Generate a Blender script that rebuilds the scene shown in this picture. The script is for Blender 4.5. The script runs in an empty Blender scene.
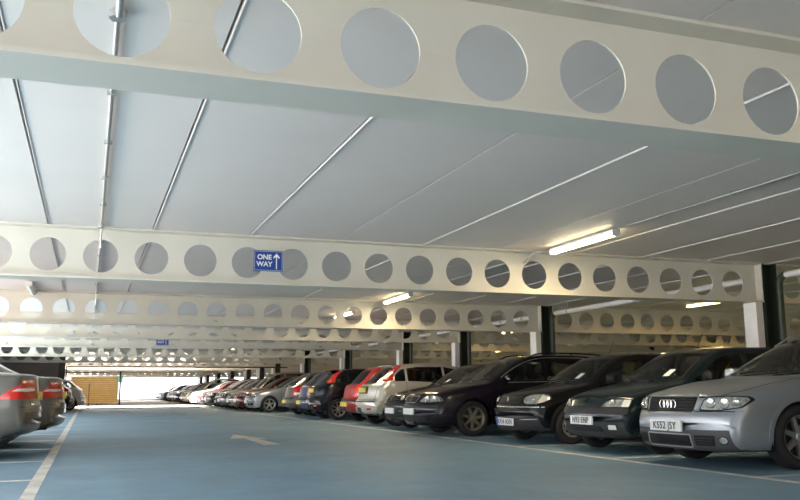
import bpy, bmesh, math, random
from mathutils import Vector, Matrix
from mathutils.bvhtree import BVHTree
random.seed(7)
PI = math.pi
S = bpy.context.scene
COL = S.collection

# ------------------------------------------------------------------ camera, world, exposure
YAW, PITCH, ROLL, CAMH = .3487, .1636, -.0072, .824
fw = Vector((math.sin(YAW)*math.cos(PITCH), math.cos(YAW)*math.cos(PITCH), math.sin(PITCH)))
ri = Vector((math.cos(YAW), -math.sin(YAW), 0)); up = ri.cross(fw)
r_ = ri*math.cos(ROLL) + up*math.sin(ROLL); u_ = up*math.cos(ROLL) - ri*math.sin(ROLL)
cd = bpy.data.cameras.new('camera'); cam = bpy.data.objects.new('camera', cd); COL.objects.link(cam)
cam.matrix_world = Matrix(((r_.x, u_.x, -fw.x, 0), (r_.y, u_.y, -fw.y, 0), (r_.z, u_.z, -fw.z, CAMH), (0, 0, 0, 1)))
cd.sensor_width = 36; cd.lens = 848.25*36/800; cd.clip_start = .05; cd.clip_end = 600
S.camera = cam
S.view_settings.view_transform = 'Standard'; S.view_settings.look = 'None'
S.view_settings.gamma = 1; S.view_settings.use_curve_mapping = False
S.view_settings.exposure = 0.76
W = bpy.data.worlds.new('daylight'); S.world = W; W.use_nodes = True
bg = W.node_tree.nodes['Background']; bg.inputs[0].default_value = (.97, .97, 1.0, 1); bg.inputs[1].default_value = 2.8
sl = bpy.data.lights.new('sun', 'SUN'); sl.energy = 26.0; sl.angle = .01; sl.color = (1, .95, .87)
so = bpy.data.objects.new('sun', sl); COL.objects.link(so); so.rotation_euler = Vector((-.70, -.15, .60)).to_track_quat('Z', 'Y').to_euler()

# ------------------------------------------------------------------ materials
MATS = {}
def mat(name, col, rough=.5, metal=0., coat=0., emit=None, estr=0., noise=None, bump=0., spec=.5, back=None):
    if name in MATS: return MATS[name]
    m = bpy.data.materials.new(name); m.use_nodes = True; nt = m.node_tree; N = nt.nodes; L = nt.links
    b = N['Principled BSDF']; b.inputs['Base Color'].default_value = (*col, 1); b.inputs['Roughness'].default_value = rough
    b.inputs['Metallic'].default_value = metal; b.inputs['Coat Weight'].default_value = coat; b.inputs['Coat Roughness'].default_value = .04
    b.inputs['Specular IOR Level'].default_value = spec
    if emit: b.inputs['Emission Color'].default_value = (*emit, 1); b.inputs['Emission Strength'].default_value = estr
    if noise:
        sc, amt = noise
        tc = N.new('ShaderNodeTexCoord'); nz = N.new('ShaderNodeTexNoise'); nz.inputs['Scale'].default_value = sc; nz.inputs['Detail'].default_value = 6
        L.new(tc.outputs['Object'], nz.inputs['Vector'])
        cr = N.new('ShaderNodeValToRGB'); cr.color_ramp.elements[0].position = .3; cr.color_ramp.elements[1].position = .72
        cr.color_ramp.elements[0].color = (*[c*(1-amt) for c in col], 1); cr.color_ramp.elements[1].color = (*[min(1, c*(1+amt*.5)) for c in col], 1)
        L.new(nz.outputs['Fac'], cr.inputs[0]); L.new(cr.outputs[0], b.inputs['Base Color'])
        if bump:
            bp = N.new('ShaderNodeBump'); bp.inputs['Strength'].default_value = bump; bp.inputs['Distance'].default_value = .01
            L.new(nz.outputs['Fac'], bp.inputs['Height']); L.new(bp.outputs[0], b.inputs['Normal'])
    if back:
        g = N.new('ShaderNodeNewGeometry'); mx = N.new('ShaderNodeMixShader'); d = N.new('ShaderNodeBsdfDiffuse'); d.inputs[0].default_value = (*back, 1)
        L.new(g.outputs['Backfacing'], mx.inputs[0]); L.new(b.outputs[0], mx.inputs[1]); L.new(d.outputs[0], mx.inputs[2])
        L.new(mx.outputs[0], N['Material Output'].inputs[0])
    MATS[name] = m; return m
def glassmat(name, tint, refl=.06):
    m = bpy.data.materials.new(name); m.use_nodes = True; nt = m.node_tree; N = nt.nodes; L = nt.links
    N.remove(N['Principled BSDF'])
    t = N.new('ShaderNodeBsdfTransparent'); t.inputs[0].default_value = (*tint, 1)
    g = N.new('ShaderNodeBsdfGlossy'); g.inputs[0].default_value = (1, 1, 1, 1); g.inputs['Roughness'].default_value = .02
    f = N.new('ShaderNodeFresnel'); f.inputs[0].default_value = 1.5
    mx = N.new('ShaderNodeMixShader'); L.new(f.outputs[0], mx.inputs[0]); L.new(t.outputs[0], mx.inputs[1]); L.new(g.outputs[0], mx.inputs[2])
    L.new(mx.outputs[0], N['Material Output'].inputs[0]); MATS[name] = m; return m
def paint(name, col, metal=0., rough=.35, coat=.5):
    return mat(name, col, rough=rough, metal=metal, coat=coat, spec=.4, back=(.03, .03, .03))
cream = mat('cream_beam_paint', (.70, .665, .58), rough=.42, noise=(1.3, .07))
joint_w = mat('white_joint_lip', (.74, .70, .68), rough=.5)
dark_gap = mat('dark_slab', (.06, .055, .05), rough=.8)
whitepaint = mat('white_paint', (.78, .76, .74), rough=.5, noise=(3, .12))
greenpaint = mat('dark_green_steel', (.035, .045, .03), rough=.5)
pvc = mat('white_pipe', (.78, .74, .74), rough=.35)
galv = mat('galvanised_conduit', (.55, .54, .52), rough=.35, metal=.7)
rubber = mat('tyre_rubber', (.018, .017, .018), rough=.75)
alloy = mat('alloy', (.62, .62, .62), rough=.3, metal=.85)
capgrey = mat('wheel_trim_grey', (.42, .41, .40), rough=.4, metal=.5)
hubdark = mat('brake_dark', (.05, .05, .05), rough=.6, metal=.4)
blackp = mat('black_plastic', (.010, .010, .011), rough=.5, spec=.25)
greyp = mat('grey_plastic', (.035, .035, .038), rough=.55, spec=.3)
chrome = mat('chrome', (.85, .85, .85), rough=.12, metal=1.)
lampgl = mat('headlamp_glass', (.62, .64, .62), rough=.08, metal=.55, coat=1., noise=(26, .55))
bulb = mat('lamp_reflector', (.70, .70, .68), rough=.22, metal=.9)
redl = mat('red_lens', (.70, .02, .015), rough=.15, coat=1.)
orangel = mat('orange_lens', (.85, .25, .02), rough=.18, coat=1.)
whitel = mat('white_lens', (.8, .8, .76), rough=.15, coat=1.)
platew = mat('white_plate', (.86, .86, .84), rough=.4)
platey = mat('yellow_plate', (.85, .62, .06), rough=.4)
plateb = mat('plate_blue', (.02, .1, .55), rough=.4)
ink = mat('plate_ink', (.02, .02, .02), rough=.5)
seatm = mat('grey_seat_cloth', (.16, .165, .18), rough=.9)
signblue = mat('sign_blue', (.006, .055, .28), rough=.35)
signwhite = mat('sign_white', (.88, .88, .88), rough=.4)
frit = mat('black_glass_band', (.01, .01, .011), rough=.1, coat=.5)
glass = glassmat('car_glass', (.50, .58, .53))
paper = mat('paper', (.85, .85, .82), rough=.7)
tube = mat('lit_diffuser', (1, .95, .8), rough=.4, emit=(1.0, .84, .50), estr=14)
tube_off = mat('unlit_diffuser', (.8, .8, .78), rough=.25)
yellowslat = mat('yellow_timber', (.52, .33, .10), rough=.6, noise=(5, .15))
tan = mat('tan_wall', (.40, .30, .13), rough=.8, noise=(.6, .2))
greybrown = mat('grey_brown_wall', (.33, .29, .27), rough=.8, noise=(.8, .12))
concrete = mat('pale_concrete', (.66, .66, .65), rough=.75, noise=(.7, .12))
redpost = mat('red_brown_paint', (.11, .035, .025), rough=.6)

def floor_mat():
    m = bpy.data.materials.new('blue_deck_coating'); m.use_nodes = True; N = m.node_tree.nodes; L = m.node_tree.links
    b = N['Principled BSDF']; b.inputs['Specular IOR Level'].default_value = .35
    tc = N.new('ShaderNodeTexCoord')
    def nz(scale, sx, sy, det=7):
        mp = N.new('ShaderNodeMapping'); mp.inputs['Scale'].default_value = (sx, sy, 1); L.new(tc.outputs['Object'], mp.inputs[0])
        n = N.new('ShaderNodeTexNoise'); n.inputs['Scale'].default_value = scale; n.inputs['Detail'].default_value = det; n.inputs['Roughness'].default_value = .62
        L.new(mp.outputs[0], n.inputs['Vector']); return n
    n1 = nz(.45, 1, 1.0); n2 = nz(3.0, 1, .6, 5); n3 = nz(60, 1, 1, 3)
    cr = N.new('ShaderNodeValToRGB'); e = cr.color_ramp.elements
    e[0].position = .32; e[0].color = (.155, .275, .375, 1); e[1].position = .70; e[1].color = (.25, .385, .475, 1)
    L.new(n1.outputs['Fac'], cr.inputs[0])
    cr2 = N.new('ShaderNodeValToRGB'); e = cr2.color_ramp.elements
    e[0].position = .35; e[0].color = (.72, .72, .74, 1); e[1].position = .6; e[1].color = (1, 1, 1, 1)
    L.new(n2.outputs['Fac'], cr2.inputs[0])
    mx = N.new('ShaderNodeMix'); mx.data_type = 'RGBA'; mx.blend_type = 'MULTIPLY'; mx.inputs[0].default_value = .8
    L.new(cr.outputs[0], mx.inputs[6]); L.new(cr2.outputs[0], mx.inputs[7])
    L.new(mx.outputs[2], b.inputs['Base Color'])
    mr = N.new('ShaderNodeMapRange'); mr.inputs['To Min'].default_value = .36; mr.inputs['To Max'].default_value = .7
    L.new(n2.outputs['Fac'], mr.inputs[0]); L.new(mr.outputs[0], b.inputs['Roughness'])
    bp = N.new('ShaderNodeBump'); bp.inputs['Strength'].default_value = .12; bp.inputs['Distance'].default_value = .004
    L.new(n3.outputs['Fac'], bp.inputs['Height']); L.new(bp.outputs[0], b.inputs['Normal'])
    return m
floorm = floor_mat()
ceilm = mat('pale_grey_soffit', (.78, .71, .67), rough=.55, noise=(.5, .06))

# ------------------------------------------------------------------ mesh helper
class MB:
    def __init__(s): s.v = []; s.f = []; s.m = []
    def vert(s, p): s.v.append(tuple(p)); return len(s.v)-1
    def face(s, idx, m=0): s.f.append(tuple(idx)); s.m.append(m)
    def box(s, a, b, m=0):
        x0, y0, z0 = a; x1, y1, z1 = b
        k = [s.vert(p) for p in ((x0,y0,z0),(x1,y0,z0),(x1,y1,z0),(x0,y1,z0),(x0,y0,z1),(x1,y0,z1),(x1,y1,z1),(x0,y1,z1))]
        for q in ((0,3,2,1),(4,5,6,7),(0,1,5,4),(1,2,6,5),(2,3,7,6),(3,0,4,7)): s.face([k[i] for i in q], m)
        return s
    def obox(s, c, ax, ay, az, m=0):
        c, ax, ay, az = map(Vector, (c, ax, ay, az))
        k = [s.vert(c+ax*i+ay*j+az*l) for l in (-1, 1) for (i, j) in ((-1,-1),(1,-1),(1,1),(-1,1))]
        for q in ((0,3,2,1),(4,5,6,7),(0,1,5,4),(1,2,6,5),(2,3,7,6),(3,0,4,7)): s.face([k[i] for i in q], m)
        return s
    def lathe(s, prof, o, ax, n=24, m=0, close=False):
        """prof: (radius, along axis) list around axis ax at o"""
        ax = Vector(ax).normalized(); t = ax.orthogonal().normalized(); b = ax.cross(t); o = Vector(o)
        rings = []
        for (r, h) in prof:
            rings.append([s.vert(o+ax*h+(t*math.cos(2*PI*i/n)+b*math.sin(2*PI*i/n))*r) for i in range(n)])
        for k in range(len(rings)-1):
            for i in range(n): s.face((rings[k][i], rings[k][(i+1)%n], rings[k+1][(i+1)%n], rings[k+1][i]), m)
        if close: s.face(rings[0][::-1], m); s.face(rings[-1], m)
        return s
    def tube(s, pts, r, n=8, m=0):
        pts = [Vector(p) for p in pts]; rings = []; last = None
        for i, p in enumerate(pts):
            d = ((pts[min(i+1, len(pts)-1)]-p).normalized()+(p-pts[max(i-1, 0)]).normalized())
            d = d.normalized() if d.length > 1e-6 else Vector((0, 0, 1))
            t = (last - d*last.dot(d)).normalized() if last is not None else d.orthogonal().normalized()
            last = t; b = d.cross(t)
            rings.append([s.vert(p+(t*math.cos(2*PI*k/n)+b*math.sin(2*PI*k/n))*r) for k in range(n)])
        for k in range(len(rings)-1):
            for i in range(n): s.face((rings[k][i], rings[k][(i+1)%n], rings[k+1][(i+1)%n], rings[k+1][i]), m)
        s.face(rings[0][::-1], m); s.face(rings[-1], m); return s
    def sell(s, c, rad, e=.45, m=0, nu=20, nv=12, M=None):
        """superellipsoid: a rounded block"""
        def sp(x, p): return math.copysign(abs(x)**p, x)
        g = []
        for j in range(nv+1):
            a = -PI/2+PI*j/nv; row = []
            for i in range(nu):
                b = 2*PI*i/nu
                p = Vector((rad[0]*sp(math.cos(a), e)*sp(math.cos(b), e), rad[1]*sp(math.cos(a), e)*sp(math.sin(b), e), rad[2]*sp(math.sin(a), e)))
                if M: p = M @ p
                row.append(s.vert(p+Vector(c)))
            g.append(row)
        for j in range(nv):
            for i in range(nu): s.face((g[j][i], g[j][(i+1)%nu], g[j+1][(i+1)%nu], g[j+1][i]), m)
        return s
    def prism(s, poly, f, t, m=0):
        """poly of 2-D points, f maps (a,b,h)->3-D, thickness t"""
        A = [s.vert(f(a, b, 0)) for a, b in poly]; B = [s.vert(f(a, b, t)) for a, b in poly]; n = len(poly)
        s.face(A[::-1], m); s.face(B, m)
        for i in range(n): s.face((A[i], A[(i+1)%n], B[(i+1)%n], B[i]), m)
        return s
    def build(s, name, mats, parent=None, smooth=None):
        me = bpy.data.meshes.new(name); me.from_pydata(s.v, [], s.f)
        if not isinstance(mats, (list, tuple)): mats = [mats]
        for m in mats: me.materials.append(m)
        me.polygons.foreach_set('material_index', s.m)
        if smooth:
            me.polygons.foreach_set('use_smooth', [True]*len(s.f)); me.set_sharp_from_angle(angle=math.radians(smooth))
        me.update()
        o = bpy.data.objects.new(name, me); COL.objects.link(o)
        if parent: o.parent = parent
        return o
def tag(o, label=None, cat=None, group=None, kind=None):
    for k, v in (('label', label), ('category', cat), ('group', group), ('kind', kind)):
        if v: o[k] = v
    return o
def empty(name, loc=(0, 0, 0), rz=0):
    o = bpy.data.objects.new(name, None); COL.objects.link(o); o.location = loc; o.rotation_euler = (0, 0, rz)
    o.empty_display_size = .2; return o
KIDS = {}
def copy_tree(o, parent=None, repaint=None):
    c = o.copy(); COL.objects.link(c); c.parent = parent
    if repaint and c.type == 'MESH':
        for i, sl in enumerate(c.material_slots):
            if sl.material and sl.material.name in repaint:
                new = repaint[sl.material.name]; sl.link = 'OBJECT'; sl.material = new
    for ch in list(o.children): copy_tree(ch, c, repaint)
    return c
def text_mesh(txt, size, depth, name, m, parent=None, sx=1.0, bold=0.0):
    cu = bpy.data.curves.new(name, 'FONT'); cu.body = txt; cu.size = size; cu.extrude = depth; cu.offset = bold
    cu.space_character = 1.12 if 'plate' in name else 1.0; cu.align_x = 'CENTER'; cu.align_y = 'CENTER'
    t = bpy.data.objects.new('tmp', cu); COL.objects.link(t)
    dg = bpy.context.evaluated_depsgraph_get(); me = bpy.data.meshes.new_from_object(t.evaluated_get(dg))
    bpy.data.objects.remove(t); me.name = name
    for v in me.vertices: v.co.x *= sx
    me.materials.clear(); me.materials.append(m)
    o = bpy.data.objects.new(name, me); COL.objects.link(o)
    if parent: o.parent = parent
    return o

# ------------------------------------------------------------------ the structure
BEAMS = [-3.48, 3.72, 10.92, 18.12, 22.92, 27.72, 34.92, 42.12, 49.32, 54.12, 58.92, 66.12, 73.32, 80.52, 85.3]
HC, HB = 2.81, 2.174
SPANS = [(-4.85, 10.13), (10.45, 25.43), (25.75, 40.73), (41.05, 56.0)]
m = MB(); m.box((-5.6, -6.5, -.25), (57, 45.0, 0)); fl = m.build('floor', floorm); tag(fl, kind='structure')
m = MB(); m.box((-5.6, 45.0, -.25), (57, 95, -.004)); o = m.build('floor', concrete); tag(o, kind='structure')
# soffit: 1.2 m wide panels with real gaps, a dark slab above
m = MB(); x = -.55-1.2*4
while x < 56.5:
    m.box((x+.009, -6.5, HC), (min(x+1.2-.009, 57), 49.4 if x < 5 else 88, HC+.06))
    if x < 5: m.box((x+.009, 54.1, HC), (min(x+1.2-.009, 57), 88, HC+.06))  # the break in the far ceiling is invented, lets sun onto the floor
    x += 1.2
o = m.build('ceiling', ceilm); tag(o, kind='structure')
m = MB(); m.box((-5.6, -6.5, HC+.06), (57, 49.4, HC+.4)); m.box((-5.6, 54.1, HC+.06), (57, 88, HC+.4)); m.box((6.6, 49.4, HC+.06), (57, 54.1, HC+.4)); o = m.build('ceiling', dark_gap); tag(o, kind='structure')
jn = 0; x = -.55-1.2*3
while x < 26:
    if jn in (6, 8): jn += 1; x += 1.2; continue     # these two joints have no white lip
    m = MB(); m.box((x+.012, -6.4, HC-.010), (x+.020, 49.3, HC+.001)); o = m.build('trim_%d' % (jn+1), joint_w); tag(o, kind='structure'); jn += 1; x += 1.2
# solid edges, outer walls and added walls that block daylight
m = MB(); m.box((57, -6.5, 0), (57.3, 88, HC)); tag(m.build('wall_right', tan), kind='structure')
m = MB(); m.box((2.2, -6.8, 0), (57, -6.5, HC)); tag(m.build('wall_near', tan), kind='structure')  # unseen wall behind the camera, added to cut daylight from that side
m = MB(); m.box((-60, -30, -.3), (-5.6, 120, -.02)); m.box((-5.6, 95, -.3), (120, 140, -.02)); m.box((-5.6, -30, -.3), (57, -6.5, -.02)); tag(m.build('ground', concrete), kind='structure')  # outdoor ground, its left part added to bounce sun onto the ceiling
m = MB(); m.box((-2.4, 56, 0), (-2.2, 72, HC)); tag(m.build('wall_end', greybrown), kind='structure')  # added wall, keeps side daylight off the slatted fence
m = MB(); m.box((18, 88, 0), (57, 88.3, HC)); tag(m.build('wall_back', tan), kind='structure')
m = MB(); m.box((-5.6, 44.95, 0), (-1.42, 45.2, HC)); tag(m.build('wall_left', greybrown), kind='structure')
m = MB(); m.box((-5.6, 34.0, 0), (-5.4, 45, HC)); tag(m.build('wall_side', greybrown), kind='structure')
m = MB(); m.box((-1.42, 44.8, 0), (-1.12, 45.1, HC)); tag(m.build('trim_41', greenpaint), kind='structure')
m = MB(); m.box((-1.10, 44.9, 0), (-1.04, 45.0, HB-.1)); m.box((-1.04, 44.9, HB-.15), (9.9, 45.0, HB-.09)); tag(m.build('trim_42', redpost), kind='structure')
m = MB(); m.box((-5.6, -6.5, 0), (-5.4, 1.0, HC)); tag(m.build('wall_side', greybrown), kind='structure')  # unseen side wall, added to dim daylight around the nearest beam
# parapet on the open left side
m = MB(); m.box((-5.6, 45, 0), (-5.45, 88, .5)); tag(m.build('trim_43', concrete), kind='structure')

def web_mesh(x0, x1, nseg=28):
    m = MB(); z0, z1 = HB+.02, HC-.02; R = .205; zc = 2.472; T = .006
    k0 = math.ceil((x0+.32-.06)/.6); k1 = math.floor((x1-.30-.06)/.6)
    xs = [.06+.6*k for k in range(k0, k1+1)]
    for sgn in (-1, 1):
        y = T*sgn
        def q(a, b, c, d): m.face((a, b, c, d) if sgn < 0 else (d, c, b, a))
        def P(x, z): return m.vert((x, y, z))
        e0 = xs[0]-.3; e1 = xs[-1]+.3
        if e0 > x0+.001: q(P(x0, z0), P(e0, z0), P(e0, z1), P(x0, z1))
        if e1 < x1-.001: q(P(e1, z0), P(x1, z0), P(x1, z1), P(e1, z1))
        for cx in xs:
            inner = []; outer = []
            for i in range(nseg):
                a = 2*PI*i/nseg+PI/nseg*0
                c, s_ = math.cos(a), math.sin(a); inner.append(m.vert((cx+R*c, y, zc+R*s_)))
                tx = .3/abs(c) if abs(c) > 1e-6 else 9e9
                tz = ((z1-zc) if s_ > 0 else (zc-z0))/abs(s_) if abs(s_) > 1e-6 else 9e9
                t = min(tx, tz); outer.append((cx+t*c, zc+t*s_))
            ov = [P(*p) for p in outer]
            for i in range(nseg):
                j = (i+1) % nseg; q(inner[i], ov[i], ov[j], inner[j]) if sgn < 0 else q(inner[i], ov[i], ov[j], inner[j])
                # corner fill
                (ax, az), (bx, bz) = outer[i], outer[j]
                if abs(abs(ax-cx)-.3) < 1e-5 and abs(abs(bx-cx)-.3) > 1e-5: cxr = ax; czr = bz
                elif abs(abs(bx-cx)-.3) < 1e-5 and abs(abs(ax-cx)-.3) > 1e-5: cxr = bx; czr = az
                else: cxr = None
                if cxr is not None:
                    cv = P(cxr, czr); m.face((ov[i], cv, ov[j]) if sgn < 0 else (ov[j], cv, ov[i]))
            if sgn > 0:
                for i in range(nseg):
                    j = (i+1) % nseg; a0 = 2*PI*i/nseg; a1 = 2*PI*j/nseg
                    k = [m.vert((cx+R*math.cos(a), yy, zc+R*math.sin(a))) for a, yy in ((a0, -T), (a1, -T), (a1, T), (a0, T))]
                    m.face(k)
    # weld seam along mid height: a fine raised line between holes
    for i in range(len(xs)-1):
        m.box((xs[i]+R+.01, -T-.0015, zc-.002), (xs[i+1]-R-.01, -T, zc+.002))
    return m
def make_beam(x0, x1):
    root = empty('cellular_beam')
    web_mesh(x0, x1).build('beam_web', cream, root)
    m = MB(); m.box((x0, -.165, HB), (x1, .165, HB+.022)); m.build('bottom_flange', cream, root)
    m = MB(); m.box((x0, -.165, HC-.022), (x1, .165, HC-.001)); m.build('top_flange', cream, root)
    for xe in (x0, x1):
        d = -1 if xe == x0 else 1
        m = MB(); m.box((xe-.012*(d > 0), -.15, HB+.022), (xe+.012*(d < 0), .15, HC-.022))
        for zz in [HB+.08+.075*i for i in range(7)]:
            for yy in (-.09, .09):
                m.lathe([(.013, 0), (.013, .012)], (xe-d*.012, yy, zz), (-d, 0, 0), 6, close=True)
        m.build('end_plate', cream, root)
    return root
ordn = ['nearest', 'second', 'third', 'fourth', 'fifth', 'sixth', 'seventh', 'eighth', 'ninth', 'tenth', 'eleventh', 'twelfth', 'thirteenth', 'fourteenth']
spn = ['over the driving aisle', 'in the area behind the silver estate', 'beyond the pale crash barrier', 'in the dim area by the tan wall']
for si, (x0, x1) in enumerate(SPANS):
    proto = None
    for bi, y in enumerate(BEAMS):
        if bi == 0 and si > 0: continue
        if si > 0 and bi == 1: continue
        if si > 1 and bi in (2,): continue
        if proto is None: proto = make_beam(x0, x1); b = proto
        else: b = copy_tree(proto)
        b.location = (0, y, 0)
        tag(b, ('cream steel beam with round holes behind the viewer ' + spn[si]) if bi == 0 else 'cream steel beam with round holes, %s from the viewer %s' % (ordn[bi-1], spn[si]), 'beam', 'cellular beams ' + spn[si])
# columns
def make_column():
    root = empty('steel_column')
    m = MB(); m.box((9.97, -.14, 0), (9.985, .14, HB-.002)); m.box((9.985, -.14, 0), (10.09, -.125, HB-.002)); m.box((9.985, .125, 0), (10.09, .14, HB-.002)); m.box((10.09, -.14, 0), (10.105, .14, HB-.002))
    m.build('cream_casing', whitepaint, root)
    m = MB(); m.box((10.15, -.15, 0), (10.168, .15, HC-.002)); m.box((10.41, -.15, 0), (10.428, .15, HC-.002)); m.box((10.168, -.008, 0), (10.41, .008, HC-.002))
    m.box((10.13, -.2, 0), (10.45, .2, .02)); m.build('steel_section', greenpaint, root)
    return root
cp = None
for bi, y in enumerate(BEAMS[2:]):
    c = make_column() if cp is None else copy_tree(cp); cp = cp or c
    c.location = (0, y, 0)
    tag(c, 'cream cased dark green steel column, %s along the silver estate row' % ordn[bi], 'column', 'cased columns behind the silver estate row')
    if bi < 8:
        for k, xx in enumerate((25.6, 40.9)):
            m = MB(); m.box((-.15, -.15, 0), (-.135, .15, HC-.002)); m.box((.135, -.15, 0), (.15, .15, HC-.002)); m.box((-.135, -.008, 0), (.135, .008, HC-.002))
            o = m.build('steel_column', greenpaint); o.location = (xx, y, 0)
            tag(o, 'dark steel column in the dim area, %s back on the %s line' % (ordn[bi], ('second', 'third')[k]), 'column', 'far dark columns')
# left edge columns
for bi, y in enumerate(BEAMS[1:8]):
    m = MB(); m.box((-5.2, -.15, 0), (-5.185, .15, HC-.002)); m.box((-4.9, -.15, 0), (-4.885, .15, HC-.002)); m.box((-5.185, -.008, 0), (-4.9, .008, HC-.002))
    o = m.build('steel_column', whitepaint); o.location = (0, y, 0)
    tag(o, 'pale steel column at the open left edge, %s from the viewer' % ordn[bi], 'column', 'columns on the open left edge')
# drain pipes along the column line
for bi in range(2, 8):
    yA, yB = BEAMS[bi-1], BEAMS[bi]
    m = MB(); r = .055; zc = 2.60
    pts = [(10.36, yA+.4, zc), (10.36, yB-.42, zc)] + [(10.36, yB-.42+.16*math.sin(a), zc-.16*(1-math.cos(a))) for a in (.4, .8, 1.2, 1.57)] + [(10.36, yB-.26, .05)]
    o = empty('drain_pipe'); m.tube(pts[:2], r, 14).build('horizontal_run', pvc, o, smooth=40)
    MB().tube(pts[1:], r, 14).build('elbow_and_drop', greenpaint, o, smooth=40)
    for yy in (yA+1.2, (yA+yB)/2, yB-1.0): MB().lathe([(r, -.03), (r+.012, -.03), (r+.012, .03), (r, .03)], (10.36, yy, zc), (0, 1, 0), 14).box((10.35, yy-.01, zc+.05), (10.37, yy+.01, HC-.004)).build('pipe_bracket', galv, o)
    tag(o, 'white plastic drain pipe under the ceiling ending at the %s column' % ordn[bi-2], 'pipe', 'drain pipes along the columns')

# ------------------------------------------------------------------ lamps
tube_warm = mat('lit_amber_diffuser', (1, .9, .6), rough=.4, emit=(1.0, .74, .32), estr=7)
def make_lamp(lit=True, power=17, wide=1.55, tint=(1, .80, .50)):
    root = empty('batten_light')
    MB().box((-.05, -wide/2, .045), (.05, wide/2, .085)).build('lamp_body', whitepaint, root)
    m = MB(); n = 10; ring = []
    for yy in (-wide/2+.01, -wide/2+.03, wide/2-.03, wide/2-.01):
        sc = .7 if abs(yy) > wide/2-.02 else 1
        ring.append([m.vert((.052*sc*math.cos(a), yy, .05-.050*sc*math.sin(a))) for a in [PI*i/n for i in range(n+1)]])
    for k in range(3):
        for i in range(n): m.face((ring[k][i], ring[k+1][i], ring[k+1][i+1], ring[k][i+1]))
    m.face(ring[0]); m.face(ring[-1][::-1]); m.build('diffuser', (tube_warm if tint[1] < .7 else tube) if lit else tube_off, root)
    for yy in (-wide/2-.012, wide/2-.012): MB().box((-.055, yy, -.003), (.055, yy+.02, .085)).build('end_cap', whitepaint, root)
    for yy in (-.4, .4): MB().box((-.03, yy-.015, .085), (.03, yy+.015, .104)).build('hanger', whitepaint, root)
    if lit:
        L = bpy.data.lights.new('tube_light', 'AREA'); L.shape = 'RECTANGLE'; L.size = .1; L.size_y = wide*.9; L.energy = power; L.color = tint
        l = bpy.data.objects.new('tube_light', L); COL.objects.link(l); l.parent = root; l.location = (0, 0, -.03)
    return root
LZ = HC-.105
lit = None
warm = None
def put_lamp(x, y, label, group, on=True):
    global lit, warm
    if on and x > 12:
        r = make_lamp(True, 30, 1.55, (1, .60, .17)) if warm is None else copy_tree(warm); warm = warm or r
    elif on:
        r = make_lamp() if lit is None else copy_tree(lit); lit = lit or r
    else: r = make_lamp(False)
    r.location = (x, y, LZ); tag(r, label, 'lamp', group)
put_lamp(6.1, 2.4, 'lit ceiling tube lamp just before the nearest beam, above the silver estate car', 'tube lamps over the bays')  # out of view, continues the lamp row, added for front light
for i, y in enumerate((9.65, 16.95, 21.0, 31.3, 38.5, 46, 56.5, 70)):
    put_lamp(6.1, y, 'lit tube lamp above the row of car noses, %s from the viewer' % ordn[i], 'tube lamps over the bays')
for i, (x, y) in enumerate(((-1.1, 17.2), (-1.1, 31.5), (2.6, 38.5), (2.4, 25.3))):
    put_lamp(x, y, ['unlit tube lamp above the parked silver saloons on the left', 'unlit tube lamp far along the left side', 'unlit tube lamp far above the middle of the aisle', 'unlit tube lamp between the fourth and fifth beam'][i], 'unlit tube lamps', False)
k = 0
for x, ys in ((13.3, (8.6, 15.8, 25.5, 31.5, 45, 60)), (19.5, (12.5, 20.5, 31.5, 38.6, 52)), (29.5, (14.5, 20.5, 31, 38.5, 52, 69)), (37, (16, 25.3, 38.5, 52)), (46, (20.5, 31, 45, 63)), (52, (25, 38, 56))):
    for i, y in enumerate(ys):
        put_lamp(x, y, 'lit tube lamp in the dim area, %s back in the %s line' % (ordn[i], ['first', 'second', 'third', 'fourth', 'fifth', 'sixth'][k]), 'lamps in the dim area')
    k += 1
# conduits
def conduit(name, label, x, y0, y1, z, r, junctions=()):
    o = empty(name); MB().tube([(x, y0, z), (x, y1, z)], r, 10).build('conduit_tube', galv, o, smooth=40)
    for yy in junctions: MB().lathe([(.02, -.022), (.045, -.02), (.045, .02), (.02, .022)], (x, yy, z-.004), (0, 0, 1), 14, close=True).build('junction_box', galv, o, smooth=40)
    yy = y0+.5
    while yy < y1: MB().box((x-.03, yy-.01, z-r-.002), (x+.03, yy+.01, z+r)).build('saddle', galv, o); yy += 1.2
    tag(o, label, 'conduit'); return o
for i in range(len(BEAMS)-9):
    a, b = BEAMS[i]+.27, BEAMS[i+1]-.27
    conduit('conduit', 'grey metal conduit along the ceiling above the aisle, %s stretch' % ordn[i], .05, a, b, HC-.03, .016, (a+.45, b-.12))['group'] = 'ceiling conduit stretches'
for i in (2, 3, 4, 5):   # the conduit drops through the web holes
    o = conduit('conduit', 'short grey conduit passing a round hole in the %s beam' % ordn[i-2], .05, BEAMS[i-1]-.2, BEAMS[i-1]+.2, 2.55, .018); o['group'] = 'conduit links through beam holes'
    MB().tube([(.05, BEAMS[i-1]-.2, 2.55), (.05, BEAMS[i-1]-.24, 2.78)], .012, 8).build('conduit_bend', galv, o)
for i, (a, b) in enumerate(((3.9, 8.8), (10.5, 10.74), (11.1, 16.1), (17.8, 17.94))):
    conduit('conduit', 'metal conduit feeding the %s tube lamp above the right bays' % ordn[i], 6.1, a, b, HC-.022, .011)['group'] = 'lamp feed conduits'
for yb in (10.92, 18.12):
    o = MB().tube([(5.95, yb-.3, HC-.03), (5.90, yb-.22, HC-.08), (5.88, yb-.1, 2.66), (5.87, yb-.03, 2.64)], .007, 8).build('lamp_cable', galv, smooth=50)
    tag(o, 'thin bent cable from tube lamp to the %s beam' % ('second' if yb < 12 else 'third'), 'cable')

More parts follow.
